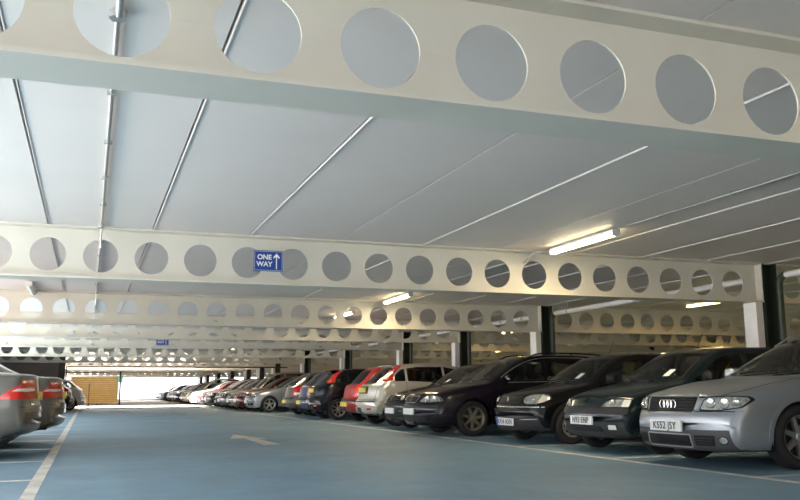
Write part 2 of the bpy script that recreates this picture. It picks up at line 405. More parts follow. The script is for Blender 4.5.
# ------------------------------------------------------------------ signs
def sign(y, z0, label):
    o = empty('one_way_sign', (2.10, y, z0))
    MB().box((-.19, -.008, -.135), (.19, 0, .135)).build('sign_board', signblue, o)
    for xx in (-.12, .12): MB().box((xx-.01, 0, .06), (xx+.01, .16, .08)).build('sign_bracket', galv, o)
    m = MB(); t = .004; w, h = .18, .125
    for a, b in (((-w, -h), (w, -h+t)), ((-w, h-t), (w, h)), ((-w, -h), (-w+t, h)), ((w-t, -h), (w, h))): m.box((a[0], -.0095, a[1]), (b[0], -.008, b[1]))
    m.build('sign_border', signwhite, o)
    for s_, z in (('ONE', .045), ('WAY', -.045)):
        t = text_mesh(s_, .088, .0008, 'sign_lettering', signwhite, o, 1.0, .0025); t.location = (-.052, -.0095, z); t.rotation_euler = (PI/2, 0, 0)
    m = MB(); m.prism([(.098, -.105), (.112, -.105), (.112, .055), (.145, .03), (.145, .055), (.105, .1), (.065, .055), (.065, .03), (.098, .055)], lambda a, b, h: (a, -.008-h, b), .002)
    m.build('up_arrow', signwhite, o); tag(o, label, 'sign')
sign(10.92-.165, 2.48, 'blue ONE WAY sign with white upward arrow on the second beam')
sign(27.72-.165, 2.39, 'small far blue ONE WAY sign with arrow hanging on a distant beam')

# ------------------------------------------------------------------ floor markings
lines = MB()
def mark(name, m, label, mm=whitepaint, group=None):
    o = m.build(name, mm); tag(o, label, 'floor marking', group); return o
worn = mat('worn_white_line', (.66, .64, .58), rough=.6, noise=(4, .3))
mark('bay_edge_line', MB().box((-.47, 2.0, .0005), (-.36, 44.5, .003)), 'long worn white line edging the left parking bays', worn)
mark('bay_edge_line', MB().box((5.83, 1.5, .0005), (5.93, 44.5, .003)), 'long worn white line in front of the right row of cars', worn)
XR, YR, YL = 5.93, 6.53, 9.03
n = 0
for k in range(-2, 16):
    y = YR+2.4*k
    if y < 44: mark('bay_divider_line', MB().box((XR, y-.045, .0005), (10.6, y+.045, .003)), 'white bay divider line on the blue floor, %d bays from the right front' % 0 if False else 'white divider line between right-hand bays, %s counted from the viewer' % (ordn[n] if n < 14 else 'one of the farthest'), worn, 'right bay divider lines'); n += 1
n = 0
for k in range(-2, 15):
    y = YL+2.4*k
    if y < 44: mark('bay_divider_line', MB().box((-5.2, y-.045, .0005), (-.47, y+.045, .003)), 'white divider line between left-hand bays, %s counted from the viewer' % (ordn[n] if n < 14 else 'one of the farthest'), worn, 'left bay divider lines'); n += 1
arrow = [(2.62, 13.45), (2.88, 13.45), (2.83, 15.3), (2.98, 15.25), (2.66, 16.75), (2.40, 15.45), (2.66, 15.45)]
mark('direction_arrow', MB().prism([(2.60, 13.4), (2.86, 13.4), (2.80, 15.05), (2.98, 15.05), (2.66, 16.75), (2.38, 15.35), (2.62, 15.3)], lambda a, b, h: (a, b, .0005+h), .003), 'white direction arrow painted on the blue aisle floor', worn)
mark('kerb', MB().box((-1.0, 45.02, 0), (5.4, 45.3, .05)), 'low pale kerb strip where the blue floor ends', concrete)

# ------------------------------------------------------------------ end of the aisle
o = empty('slatted_fence', (0, 60, 0)); m = MB()
for i in range(13): m.box((-1.1, -.02, .10+.135*i), (1.85, .01, .215+.135*i))
m.box((-1.1, .01, .10), (1.85, .02, 1.83), 1); m.build('slat_panel', [yellowslat, redpost], o)
for xx in (-1.1, -.35, .55, 1.2): MB().box((xx-.02, .01, 0), (xx+.02, .06, 1.85)).build('fence_post', redpost, o)
tag(o, 'yellow timber slatted fence across the far end of the aisle', 'fence')
o = empty('sign_post', (1.95, 59.8, 0)); MB().tube([(0, 0, 0), (0, 0, 2.17)], .06, 10).build('post', greyp, o)
MB().box((-.17, -.03, 1.45), (.17, .03, 1.85)).build('sign_panel', mat('pale_green_sign', (.15, .45, .40), rough=.5), o); tag(o, 'grey post with a small pale green panel at the fence end', 'post')
o = MB().tube([(0, 0, 0), (0, 0, 1.25)], .025, 8).build('thin_bollard', redpost); o.location = (.02, 47.5, 0); tag(o, 'thin dark post standing just beyond the blue floor', 'post')
o = MB().box((2, 88.2, 0), (14, 88.35, .14)).build('kerb', redpost); tag(o, 'thin brown kerb rail at the bright far opening', 'kerb')
o = empty('safety_barrier', (0, 0, 0))
MB().box((24.6, 8, .95), (24.66, 86, 1.2)).build('rail', pvc, o)
y = 8.5
while y < 86: MB().box((24.66, y-.05, 0), (24.74, y+.05, 1.2)).build('barrier_post', greyp, o); y += 2.4
tag(o, 'long pale crash barrier rail in the dim area behind the cars', 'barrier')
# ------------------------------------------------------------------ cars
def pchip(pts):
    xs = [p[0] for p in pts]; ys = [p[1] for p in pts]; n = len(xs)
    h = [xs[i+1]-xs[i] for i in range(n-1)]; dl = [(ys[i+1]-ys[i])/h[i] for i in range(n-1)]
    d = [0]*n; d[0] = dl[0]; d[-1] = dl[-1]
    for i in range(1, n-1):
        if dl[i-1]*dl[i] > 0:
            w1 = 2*h[i]+h[i-1]; w2 = h[i]+2*h[i-1]; d[i] = (w1+w2)/(w1/dl[i-1]+w2/dl[i])
    def f(x):
        if x <= xs[0]: return ys[0]
        if x >= xs[-1]: return ys[-1]
        i = 0
        while x > xs[i+1]: i += 1
        t = (x-xs[i])/h[i]
        return ((2*t**3-3*t*t+1)*ys[i]+(t**3-2*t*t+t)*h[i]*d[i]+(-2*t**3+3*t*t)*ys[i+1]+(t**3-t*t)*h[i]*d[i+1])
    return f
def sstep(t): t = max(0, min(1, t)); return t*t*(3-2*t)

class Hull:
    def __init__(s, sp):
        s.sp = sp; s.L = sp['L']; s.hw = sp['W']/2
        s.top = pchip(sp['top']); s.bot = pchip(sp['bot']); s.belt = pchip(sp['belt']); s.w = pchip(sp['plan'])
        L = s.L; ds = []; d = 0
        while d < L:
            ds.append(d); e = min(d, L-d); d += .006 if e < .03 else .016 if e < .25 else .034
        if L-ds[-1] < .003: ds.pop()
        ds.append(L); s.ds = ds
        s.rows = []; s.R = []
        for d in ds:
            pts, Rp = s.section(d); s.rows.append(pts); s.R.append(Rp)
        m = MB(); s.m = m; grid = []
        for pts in s.rows:
            row = [m.vert(p) for p in pts]; row += [m.vert((p[0], -p[1], p[2])) for p in pts[-2:0:-1]]
            grid.append(row)
        n = len(grid[0]); s.np = len(s.rows[0]); kc = sp.get('cladrow', 5)
        for k in range(len(grid)-1):
            dm = (ds[k]+ds[k+1])/2
            for i in range(n):
                j = (i+1) % n; ii = min(i, n-1-i)
                mi = 0
                if ii < kc and (sp.get('cladall') or dm < sp.get('cladf', .8) or dm > L-sp.get('cladr', .7)): mi = 1 if sp.get('clad', True) else 0
                if ii < (3 if kc else 1): mi = 1
                m.face((grid[k+1][i], grid[k+1][j], grid[k][j], grid[k][i]), mi)
        m.face(grid[0], 0); m.face(grid[-1][::-1], 0)
        s.bvh = BVHTree.FromPolygons([Vector(v) for v in m.v], m.f)
    def bow(s, d, q):
        sp = s.sp; L = s.L; c, r0, r1, r2 = sp['glassd']       # cowl, roof front, roof rear, base of rear glass
        f = sp.get('bf', .26)*(1-sstep(d/1.15)); r = sp.get('br', .16)*(1-sstep((L-d)/.9))
        g = .09*sstep((d-c+.5)/.6)*(1-sstep((d-r0)/.7)); h = .07*sstep((d-r1+.6)/.6)*(1-sstep((d-r2-.1)/.35))
        return q**2.6*(r-f)+q**2*(h-g)
    def section(s, d):
        sp = s.sp; hw = s.hw*s.w(d); zt = s.top(d); zb = min(s.bot(d), zt-.04); zs = min(s.belt(d), zt-.012); zs = max(zs, zb+.02)
        hh = zs-zb; dz = zt-zs; c = min(sp.get('crown', .055), dz*.62)
        ry = max(.3*hw, hw*.945-sp.get('tumble', .40)*max(0, dz-c)-.0); rz = zt-c
        K = [(0, zb), (.45*hw, zb), (.80*hw, zb+.01*min(1, hh)), (.93*hw, zb+hh*.05), (.985*hw, zb+hh*.2), (1.0*hw, zb+hh*.45), (1.0*hw, zb+hh*.62), (.985*hw, zb+hh*.86), (.955*hw, zs)]
        sy, sz = .955*hw, zs
        bl = sstep((dz-.08)/.25)      # 0 = bonnet, 1 = cabin
        def mixp(t, b): y = sy+(ry-sy)*t; z = sz+(rz-sz)*t; return (y+b*.018*bl, z+b*.004)
        K += [mixp(.10, .2), mixp(.5, 1), mixp(.88, .6), (ry*.975, rz+c*.30), (ry*.86, rz+c*.66), (ry*.5, rz+c*.93), (0, zt)]
        # subdivide with centripetal-ish catmull
        out = []; sub = [2, 2, 2, 2, 3, 3, 3, 2, 2, 4, 4, 2, 2, 3, 3]
        for i in range(len(K)-1):
            p0 = K[max(0, i-1)]; p1 = K[i]; p2 = K[i+1]; p3 = K[min(len(K)-1, i+2)]
            d1 = math.dist(p1, p2)+1e-6; a = min(1, d1/(math.dist(p0, p1)+1e-6)); b = min(1, d1/(math.dist(p2, p3)+1e-6))
            for k in range(sub[i]):
                t = k/sub[i]; r = []
                for q in (0, 1):
                    m1 = (p2[q]-p0[q])*.5*a if i else (p2[q]-p1[q])*.5; m2 = (p3[q]-p1[q])*.5*b
                    r.append((2*t**3-3*t*t+1)*p1[q]+(t**3-2*t*t+t)*m1+(-2*t**3+3*t*t)*p2[q]+(t**3-t*t)*m2)
                out.append(r)
        out.append(list(K[-1])); x = s.L/2-d
        P = [(x+s.bow(d, min(1, abs(y)/s.hw)), max(0, y), z) for y, z in out]
        P[0] = (P[0][0], 0, P[0][2]); P[-1] = (P[-1][0], 0, P[-1][2])
        Rx = x+s.bow(d, ry/s.hw)
        return P, (Rx, ry, rz, zs)
    def hit(s, view, a, b):
        o, dr = {'F': (Vector((9, a, b)), Vector((-1, 0, 0))), 'R': (Vector((-9, a, b)), Vector((1, 0, 0))), 'L': (Vector((a, 9, b)), Vector((0, -1, 0))),
                 'N': (Vector((a, -9, b)), Vector((0, 1, 0))), 'T': (Vector((a, b, 9)), Vector((0, 0, -1)))}[view]
        h = s.bvh.ray_cast(o, dr)
        if h[0] is None:
            g = {'F': Vector((s.L/2-.1, a, b)), 'R': Vector((-s.L/2+.1, a, b)), 'L': Vector((a, s.hw, b)), 'N': Vector((a, -s.hw, b)), 'T': Vector((a, b, 1))}[view]
            h = s.bvh.find_nearest(g)
        p, n = h[0], h[1]
        if n.dot(dr) > 0: n = -n
        return p, n

def densify(poly, step=.035):
    out = []
    for i, p in enumerate(poly):
        q = poly[(i+1) % len(poly)]; n = max(1, int(math.dist(p, q)/step))
        for k in range(n): out.append((p[0]+(q[0]-p[0])*k/n, p[1]+(q[1]-p[1])*k/n))
    return out
def rounded(poly, r=.02, n=3):
    out = []; N = len(poly)
    for i in range(N):
        p0, p1, p2 = Vector(poly[i-1]), Vector(poly[i]), Vector(poly[(i+1) % N])
        a = (p0-p1); b = (p2-p1); la, lb = a.length, b.length; q = min(r, la*.45, lb*.45)
        A = p1+a/la*q; B = p1+b/lb*q
        for k in range(n+1):
            t = k/n; out.append(tuple(A*(1-t)**2+p1*2*t*(1-t)+B*t*t))
    return out
def inset(poly, w):
    N = len(poly); ar = sum(poly[i-1][0]*poly[i][1]-poly[i][0]*poly[i-1][1] for i in range(N)); sg = 1 if ar > 0 else -1; out = []
    for i in range(N):
        p0, p1, p2 = Vector(poly[i-1]), Vector(poly[i]), Vector(poly[(i+1) % N])
        a = (p1-p0).normalized(); b = (p2-p1).normalized(); t = (a+b); t = t.normalized() if t.length > 1e-4 else a
        nr = Vector((-t.y, t.x))*sg; c = max(.5, abs(nr.dot(Vector((-a.y, a.x))*sg)))
        out.append(tuple(p1+nr*w/c))
    return out
def inside(poly, x, y):
    c = False; n = len(poly)
    for i in range(n):
        x0, y0 = poly[i-1]; x1, y1 = poly[i]
        if (y0 > y) != (y1 > y) and x < (x1-x0)*(y-y0)/(y1-y0)+x0: c = not c
    return c
def patch(H, m, poly, view, off=.005, band=0., mi=0, mb=1, skirt=.012, step=.035, rings=3, sink=0):
    """a slab lying on the body: outline seen in 'view', raised by off; outer band of width band in material mb"""
    poly = densify(poly, step); loops = [poly]
    if band: loops.append(inset(poly, band))
    base = loops[-1]; cx = sum(p[0] for p in base)/len(base); cy = sum(p[1] for p in base)/len(base)
    rad = sum(math.hypot(p[0]-cx, p[1]-cy) for p in base)/len(base); rings = max(rings, min(7, int(rad/.035)+1))
    for k in range(1, rings): t = 1-k/rings; loops.append([(cx+(p[0]-cx)*t, cy+(p[1]-cy)*t) for p in base])
    ids = []
    for q, lp in enumerate(loops):
        row = []
        for a, b in lp:
            p, n = H.hit(view, a, b)
            row.append((p, n))
        ids.append(row)
    def put(row, o): return [m.vert(p+n*o) for p, n in row]
    sk = put(ids[0], -skirt); R = [put(r, off-(sink if i else 0)) for i, r in enumerate(ids)]; p, n = H.hit(view, cx, cy); c = m.vert(p+n*(off-sink)); N = len(poly)
    n0 = len(m.f)
    for i in range(N):
        j = (i+1) % N
        m.face((sk[i], sk[j], R[0][j], R[0][i]), mb if band else mi)
        for k in range(len(R)-1): m.face((R[k][i], R[k][j], R[k+1][j], R[k+1][i]), mb if (band and k == 0) else mi)
        m.face((R[-1][i], R[-1][j], c), mi)
    sgn = 0
    for i in range(0, N, 3):
        A, B, D = Vector(m.v[R[-1][i]]), Vector(m.v[R[-1][(i+1) % N]]), Vector(m.v[c]); sgn += (B-A).cross(D-A).dot(n)
    if sgn < 0:
        for q in range(n0, len(m.f)): m.f[q] = m.f[q][::-1]
def strip(H, m, pts, view, w=.006, off=.0012, mi=0, skirt=.004, closed=False, step=.05):
    P = densify(pts, step) if closed else densify(pts, step)
    if not closed:
        # densify wraps round; cut the return leg
        P = []
        for i in range(len(pts)-1):
            n = max(1, int(math.dist(pts[i], pts[i+1])/step))
            for k in range(n): P.append((pts[i][0]+(pts[i+1][0]-pts[i][0])*k/n, pts[i][1]+(pts[i+1][1]-pts[i][1])*k/n))
        P.append(pts[-1])
    N = len(P); rows = []
    for i in range(N):
        a = Vector(P[i-1] if (i or closed) else P[0]); b = Vector(P[(i+1) % N] if (i < N-1 or closed) else P[-1]); t = (b-a).normalized(); nn = Vector((-t.y, t.x))*w/2
        l = H.hit(view, P[i][0]-nn.x, P[i][1]-nn.y); r = H.hit(view, P[i][0]+nn.x, P[i][1]+nn.y)
        l0n = l[1] if i == 0 else l0n
        rows.append([m.vert(l[0]-l[1]*skirt), m.vert(l[0]+l[1]*off), m.vert(r[0]+r[1]*off), m.vert(r[0]-r[1]*skirt)])
    n0 = len(m.f)
    for i in range(N if closed else N-1):
        j = (i+1) % N
        for k in range(3): m.face((rows[i][k], rows[i][k+1], rows[j][k+1], rows[j][k]), mi)
    q = m.f[n0+1]; A, B, D = Vector(m.v[q[0]]), Vector(m.v[q[1]]), Vector(m.v[q[2]])
    if (B-A).cross(D-A).dot(l0n) < 0:
        for q in range(n0, len(m.f)): m.f[q] = m.f[q][::-1]
def mir(poly): return [(-a, b) for a, b in poly][::-1]

def make_wheel(parent, rw, tw, spokes, style, side, pos, rimmat):
    """tyre with rim as its child, axis along y; side=+1 outer face towards +y"""
    m = MB(); rr = rw*(.66 if style != 'cap' else .60)
    m.lathe([(rr, -tw/2+.02), (rr+.02, -tw/2), (rw-.045, -tw/2-.004), (rw-.012, -tw/2+.014), (rw, -tw/2+.04), (rw, tw/2-.04), (rw-.012, tw/2-.014), (rw-.045, tw/2+.004), (rr+.02, tw/2), (rr, tw/2-.02)], (0, 0, 0), (0, side, 0), 40)
    t = m.build('wheel', rubber, parent, smooth=50); t.location = pos
    m = MB(); f = tw/2-.012
    m.lathe([(rr+.006, -tw/2+.02), (rr-.012, -.02), (rr-.016, f-.03), (rr-.004, f-.006), (rr+.008, f+.004), (rr+.012, f-.004), (rr+.006, f-.02)], (0, 0, 0), (0, side, 0), 40, 0)
    m.lathe([(.001, -.01), (rr-.013, -.01)], (0, 0, 0), (0, side, 0), 30, 1)
    if style == 'cap':
        m.lathe([(.001, f-.005), (.05, f-.004), (.07, f-.012), (rr*.62, f-.014), (rr*.8, f-.006), (rr+.002, f-.004)], (0, 0, 0), (0, side, 0), 40, 0)
        for i in range(spokes):
            a = 2*PI*i/spokes; c = Vector((math.cos(a), 0, math.sin(a))); tt = Vector((-math.sin(a), 0, math.cos(a)))
            o = c*rr*.72+Vector((0, side*(f-.007), 0)); m.obox(o, c*.026, Vector((0, .003, 0)), tt*.018, 1)
    else:
        for i in range(spokes):
            a = 2*PI*i/spokes+.3; c = Vector((math.cos(a), 0, math.sin(a))); tt = Vector((-math.sin(a), 0, math.cos(a))); Y = Vector((0, side, 0))
            w0, w1 = (.030, .022) if style == 'five' else (.017, .013)
            p = [c*.03-tt*w0+Y*(f-.030), c*.03+tt*w0+Y*(f-.030), c*(rr-.01)+tt*w1+Y*(f-.012), c*(rr-.01)-tt*w1+Y*(f-.012)]
            q = [v-Y*.035 for v in p]; A = [m.vert(v) for v in p]; B = [m.vert(v) for v in q]
            m.face(A); m.face(B[::-1])
            for u in range(4): m.face((A[u], A[(u+1) % 4], B[(u+1) % 4], B[u]))
        m.lathe([(.001, f-.020), (.035, f-.020), (.048, f-.028), (.058, f-.05)], (0, 0, 0), (0, side, 0), 24, 0)
        m.lathe([(.001, -.008), (rr*.72, -.008), (rr*.72, -.001), (.06, .0)], (0, 0, 0), (0, side, 0), 30, 1)
    m.build('rim', [rimmat, hubdark], t, smooth=40)
    return t

def build_car(name, sp, pmat):
    """origin on the ground under the middle; nose towards +x"""
    root = empty(name); H = Hull(sp); L = sp['L']; hw = sp['W']/2; X = lambda d: L/2-d
    rw = sp.get('rw', .30); d1 = sp['fo']; d2 = d1+sp['wb']; cowl, r0, r1, r2 = sp['glassd']
    m = H.m; ra = rw+sp.get('gap', .045)
    # --- window outlines
    wins = []; lo = sp.get('dlo', .03)
    Rs = [R for R in H.R]
    def side_top(x):
        best = None
        for k in range(len(Rs)-1):
            if (Rs[k][0]-x)*(Rs[k+1][0]-x) <= 0 and Rs[k][0] != Rs[k+1][0]:
                t = (x-Rs[k][0])/(Rs[k+1][0]-Rs[k][0]); best = Rs[k][2]+(Rs[k+1][2]-Rs[k][2])*t
        return best if best is not None else 0
    def side_bot(x): return H.belt(L/2-x)+lo
    segs = sp['windows']
    for (da, db) in segs:
        xa, xb = X(da), X(db); n = max(5, int(abs(xa-xb)/.05)); tops = []; bots = []
        for i in range(n+1):
            x = xa+(xb-xa)*i/n; zt = side_top(x)-sp.get('rail', .035); zb = side_bot(x)
            if zt > zb+.03: tops.append((x, zt)); bots.append((x, zb))
        poly = tops+bots[::-1]; wins.append(poly)
    wf = sp['wscreen']; wr = sp['rscreen']      # (half width bottom, z bottom, half width top, z top)
    def scr(w): b, z0, t, z1 = w; return rounded([(-b, z0), (-b*.5, z0-.012), (0, z0-.016), (b*.5, z0-.012), (b, z0), (t, z1), (t*.5, z1+.012), (0, z1+.016), (-t*.5, z1+.012), (-t, z1)], .03)
    PF, PR = scr(wf), scr(wr)
    cutF, cutR, cutS = inset(PF, .018), inset(PR, .018), [inset(rounded(w, .02, 2), .012) for w in wins]
    keepf = []; keepm = []
    nb = sp.get('blind', False)
    for f, mi in zip(m.f, m.m):
        cx = sum(m.v[i][0] for i in f)/len(f); cy = sum(m.v[i][1] for i in f)/len(f); cz = sum(m.v[i][2] for i in f)/len(f)
        if len(f) > 4: keepf.append(f); keepm.append(mi); continue
        if abs(cy) > hw*.55 and (math.hypot(cx-X(d1), cz-rw) < ra+.012 or math.hypot(cx-X(d2), cz-rw) < ra+.012): continue
        if cz > .6:
            A, B, C = [Vector(m.v[i]) for i in f[:3]]; nr = (B-A).cross(C-A)
            if nr.length < 1e-12: nr = (C-A).cross(Vector(m.v[f[-1]])-A)
            if nr.length > 0: nr.normalize()
            if abs(nr.y) > .72:
                if any(inside(c, cx, cz) for c in cutS) and abs(cy) > hw*.4: continue
            elif cx > X(r0+.12) and cx < X(cowl-.25):
                if inside(cutF, cy, cz): continue
            elif cx < X(r1-.2):
                if inside(cutR, cy, cz): continue
        keepf.append(f); keepm.append(mi)
    body = MB(); body.v = list(m.v); body.f = keepf; body.m = keepm
    # --- seams (gaps between panels), in black, part of the body
    for vw, sg in (('L', 1), ('N', -1)):
        for dd in sp['doors']:
            x0, x1, zlow = dd[0], dd[1], dd[2] if len(dd) > 2 else .30
            strip(H, body, [(X(x0), H.belt(x0)+lo-.01), (X(x0)+.0, .55), (X(x1), zlow)], vw, .008, .002, 2)
        da, db = sp['doors'][0][0], sp['doors'][-1][0]
        strip(H, body, [(X(sp['doors'][0][1]), .30), (X(sp['doors'][-1][1]), .30)], vw, .008, .002, 2)
        if sp.get('rub'): strip(H, body, [(X(d1+ra+.05), .50), (X(d2-ra-.05), .50)], vw, .05, .008, sp.get('rubm', 1), step=.1)
        # arch lips
        for dc in (d1, d2):
            arc = [(X(dc)+math.cos(a)*(ra+.012), rw+math.sin(a)*(ra+.012)) for a in [PI*(-.10+1.20*i/28) for i in range(29)]]
            strip(H, body, arc, vw, .048, .006, sp.get('lipm', 0), skirt=.02, step=.5)
    hb = sp['bonnet']     # bonnet seam seen from above: front d, half widths front / rear
    strip(H, body, [(X(cowl-.06), hb[2]), (X(hb[0]+.3), (hb[1]+hb[2])/2+.02), (X(hb[0]+.06), hb[1]), (X(hb[0]), hb[1]*.6), (X(hb[0]), 0), (X(hb[0]), -hb[1]*.6), (X(hb[0]+.06), -hb[1]), (X(hb[0]+.3), -(hb[1]+hb[2])/2-.02), (X(cowl-.06), -hb[2])], 'T', .008, .002, 2)
    zb = sp.get('hatchseam')   # (halfw, z bottom)
    if zb: strip(H, body, [(-zb[0], zb[2]), (-zb[0]*.96, zb[1]), (zb[0]*.96, zb[1]), (zb[0], zb[2])], 'R', .008, .002, 2)
    if sp.get('bumpseam'):
        for vw, zz in (('F', sp['bumpseam'][0]), ('R', sp['bumpseam'][1])): strip(H, body, [(-hw*.9, zz), (0, zz), (hw*.9, zz)], vw, .008, .002, 2)
    body.build('body', [pmat, sp.get('cladm', greyp), blackp], root, smooth=38)
    # wheel wells and floor pan
    w = MB()
    for dc in (d1, d2):
        for sg in (-1, 1):
            w = MB(); ys = (hw*.965*sg, hw*.5*sg); n = 22; ring = []
            for y in ys: ring.append([w.vert((X(dc)+math.cos(a)*(ra+.006), y, rw+math.sin(a)*(ra+.006))) for a in [PI*(-.12+1.24*i/n) for i in range(n+1)]])
            for i in range(n): w.face((ring[0][i], ring[0][i+1], ring[1][i+1], ring[1][i]))
            w.face(ring[1]); w.build('wheel_housing', blackp, root)
    pass
    # --- glass
    g = MB(); patch(H, g, PF, 'F', .004, .035, 0, 1, rings=3, skirt=.015); g.build('windscreen', [glass, frit], root, smooth=60)
    g = MB(); patch(H, g, PR, 'R', .004, .03, 0, 1, rings=3, skirt=.015); g.build('rear_window', [glass, frit], root, smooth=60)
    for vw in ('L', 'N'):
        for wpoly in wins:
            g = MB(); patch(H, g, rounded(wpoly, .02, 2), vw, .003, .02, 0, 1, rings=2, skirt=.012, step=.06); g.build('side_window', [glass, frit], root, smooth=60)
            if sp.get('chromeline'):
                pass
        if sp.get('chromeline'):
            c = MB(); a, b = segs[0][0], segs[-1][1]; n = 24
            up_ = [(X(a)+(X(b)-X(a))*i/n, 0) for i in range(n+1)]
            top = [(x, side_top(x)-sp.get('rail', .035)+.012) for x, _ in up_ if side_top(x)-.035 > side_bot(x)+.03]
            bot = [(x, side_bot(x)-.008) for x, _ in (top[0], top[-1])]
            strip(H, c, top, vw, .012, .007, 0, step=.2); strip(H, c, [(top[0][0], side_bot(top[0][0])-.008), (top[-1][0], side_bot(top[-1][0])-.008)], vw, .012, .007, 0, step=.15)
            c.build('window_trim', sp.get('chromeline'), root)
    # --- interior
    fl_ = .30; iw = hw*.80
    t = MB(); t.box((X(cowl+.35), -iw, .78), (X(cowl+.05), iw, .90)); t.sell((X(cowl+.22), 0, .86), (.22, iw, .07), .5); t.build('dashboard', blackp, root, smooth=50)
    t = MB(); n = 20; cS = Vector((X(cowl+.62), iw*.47*sp.get('rhd', -1), .93)); axn = Vector((.9, 0, -.42)).normalized(); t1 = Vector((0, 1, 0)); t2 = axn.cross(t1)
    t.tube([cS+(t1*math.cos(2*PI*i/n)+t2*math.sin(2*PI*i/n))*.18 for i in range(n+1)], .014, 6); t.obox(cS, t1*.17, t2*.02, axn*.01); t.obox(cS, t1*.05, t2*.05, axn*.02); t.build('steering_wheel', blackp, root, smooth=50)
    for yy in (-iw*.48, iw*.48):
        t = MB(); xs_ = X(cowl+1.22); t.sell((xs_+.22, yy, .50), (.26, .24, .09), .5, nu=12, nv=8)
        t.sell((xs_-.05, yy, .78), (.07, .23, .33), .5, nu=12, nv=8, M=Matrix.Rotation(-.22, 3, 'Y')); t.sell((xs_-.15, yy, 1.19), (.045, .13, .085), .6, nu=12, nv=8, M=Matrix.Rotation(-.2, 3, 'Y'))
        t.build('seat', seatm, root, smooth=60)
    t = MB(); xs_ = X(min(cowl+2.15, r1-.1 if r1-cowl > 1.7 else cowl+2.0)); t.sell((xs_+.2, 0, .5), (.28, iw*.95, .1), .4, nu=12, nv=8); t.sell((xs_-.06, 0, .76), (.07, iw*.95, .28), .4, nu=12, nv=8, M=Matrix.Rotation(-.25, 3, 'Y'))
    for yy in (-iw*.5, iw*.5): t.sell((xs_-.15, yy, 1.09), (.04, .12, .07), .6, nu=12, nv=8)
    t.build('rear_bench', seatm, root, smooth=60)
    MB().box((X(L-.25), -iw, .26), (X(.9), iw, .30)).build('cabin_floor', blackp, root)
    # --- wheels
    tw = sp.get('tw', .2)
    for dc in (d1, d2):
        for sg in (-1, 1): make_wheel(root, rw, tw, sp.get('spokes', 5), sp.get('wstyle', 'five'), sg, (X(dc), sg*(hw-tw/2-.012), rw), sp.get('rimm', alloy))
    # --- mirrors, handles
    mx_ = X(cowl+.40); mz = H.belt(cowl+.4)+.09
    for sg in (-1, 1):
        t = MB(); t.sell((mx_, sg*(hw+.075), mz), (.055, .105, .065), .6); t.obox((mx_-.0, sg*(hw-.03), mz-.055), Vector((.03, 0, 0)), Vector((0, .06, .012*sg)), Vector((0, 0, .018)))
        mr_ = t.build('door_mirror', [sp.get('mirrorm', pmat)], root, smooth=50)
        MB().obox((mx_-.052, sg*(hw+.078), mz), Vector((.004, 0, 0)), Vector((0, .08, 0)), Vector((0, 0, .045))).build('mirror_glass', chrome, mr_)
        for hd in sp['handles']:
            vw = 'L' if sg > 0 else 'N'; p, n = H.hit(vw, X(hd), H.belt(hd)-.085)
            t = MB(); t.sell(tuple(p+n*.018), (.085, .012, .014), .6, nu=10, nv=6)
            t.box((p.x-.075, min(p.y, (p+n*.02).y), p.z-.008), (p.x-.06, max(p.y, (p+n*.02).y), p.z+.008)); t.box((p.x+.06, min(p.y, (p+n*.02).y), p.z-.008), (p.x+.075, max(p.y, (p+n*.02).y), p.z+.008))
            t.build('door_handle', sp.get('handlem', pmat), root, smooth=50)
    # wipers
    for y0, y1 in ((-.5*hw, .12*hw), (.1*hw, .68*hw)):
        t = MB(); A, nA = H.hit('F', y0, wf[1]+.0); B, nB = H.hit('F', y1, wf[1]+.03); t.tube([A+nA*.02, (A+B)/2+nA*.028, B+nB*.018], .007, 6); t.build('wiper', blackp, root)
    # --- ends: lamps, grilles and so on
    for ft in sp['parts']:
        nm, mm, vw, poly = ft[0], ft[1], ft[2], ft[3]; o = ft[4] if len(ft) > 4 else {}
        polys = [poly] if o.get('single') else [poly, mir(poly)]
        if vw in ('S',): polys = [poly]
        for i, pl in enumerate(polys):
            for v in (('L', 'N') if vw == 'S' else (vw,)):
                t = MB(); mats_ = [mm, o.get('bandm', chrome)]
                if vw == 'S': pl = [(X(a), b) for a, b in poly]
                patch(H, t, rounded(pl, o.get('r', .015), 2), v, o.get('off', .006), o.get('band', 0.), 0, 1, rings=o.get('rings', 2), skirt=.02, step=o.get('step', .05), sink=o.get('sink', 0))
                pt = t.build(nm, mats_, root, smooth=50)
                if 'lbl' in o: pt['label'] = o['lbl']
                for sub in o.get('sub', ()):      # round reflectors or bars inside
                    kind = sub[0]
                    if kind == 'disc':
                        _, nm2, m2, a, b, r = sub; a = a if i == 0 else -a; p, n = H.hit(v, a, b)
                        MB().lathe([(.001, .0), (r*.5, .003), (r*.85, .009), (r, .010), (r+.006, .004)], p+n*(o.get('off', .006)), n, 20, 0).build(nm2, m2, pt, smooth=50)
                    elif kind == 'poly':
                        _, nm2, m2, pp = sub; pp = pp if i == 0 else mir(pp); t2_ = MB(); patch(H, t2_, rounded(pp, .01, 2), v, o.get('off', .006)+.004, 0, 0, 1, rings=2, skirt=.004); t2_.build(nm2, m2, pt, smooth=50)
                    elif kind == 'bars':
                        _, nm2, m2, zs_, ya, yb, bw = sub
                        if i == 1: ya, yb = -yb, -ya
                        t2_ = MB()
                        for z_ in zs_: strip(H, t2_, [(ya, z_), (yb, z_)], v, bw, o.get('off', .006)+.007, 0, skirt=0, step=.08)
                        t2_.build(nm2, m2, pt)
                    elif kind == 'mesh':
                        _, nm2, m2, ya, yb, z0_, z1_, dx = sub; t2_ = MB()
                        if i == 1: ya, yb = -yb, -ya
                        yy = ya
                        while yy <= yb+1e-6: strip(H, t2_, [(yy, z0_), (yy, z1_)], v, .006, o.get('off', .006)+.004, 0, skirt=0, step=.1); yy += dx
                        t2_.build(nm2, m2, pt)
    for nm, fn in sp.get('extra', ()): fn(H, root, X, pmat)
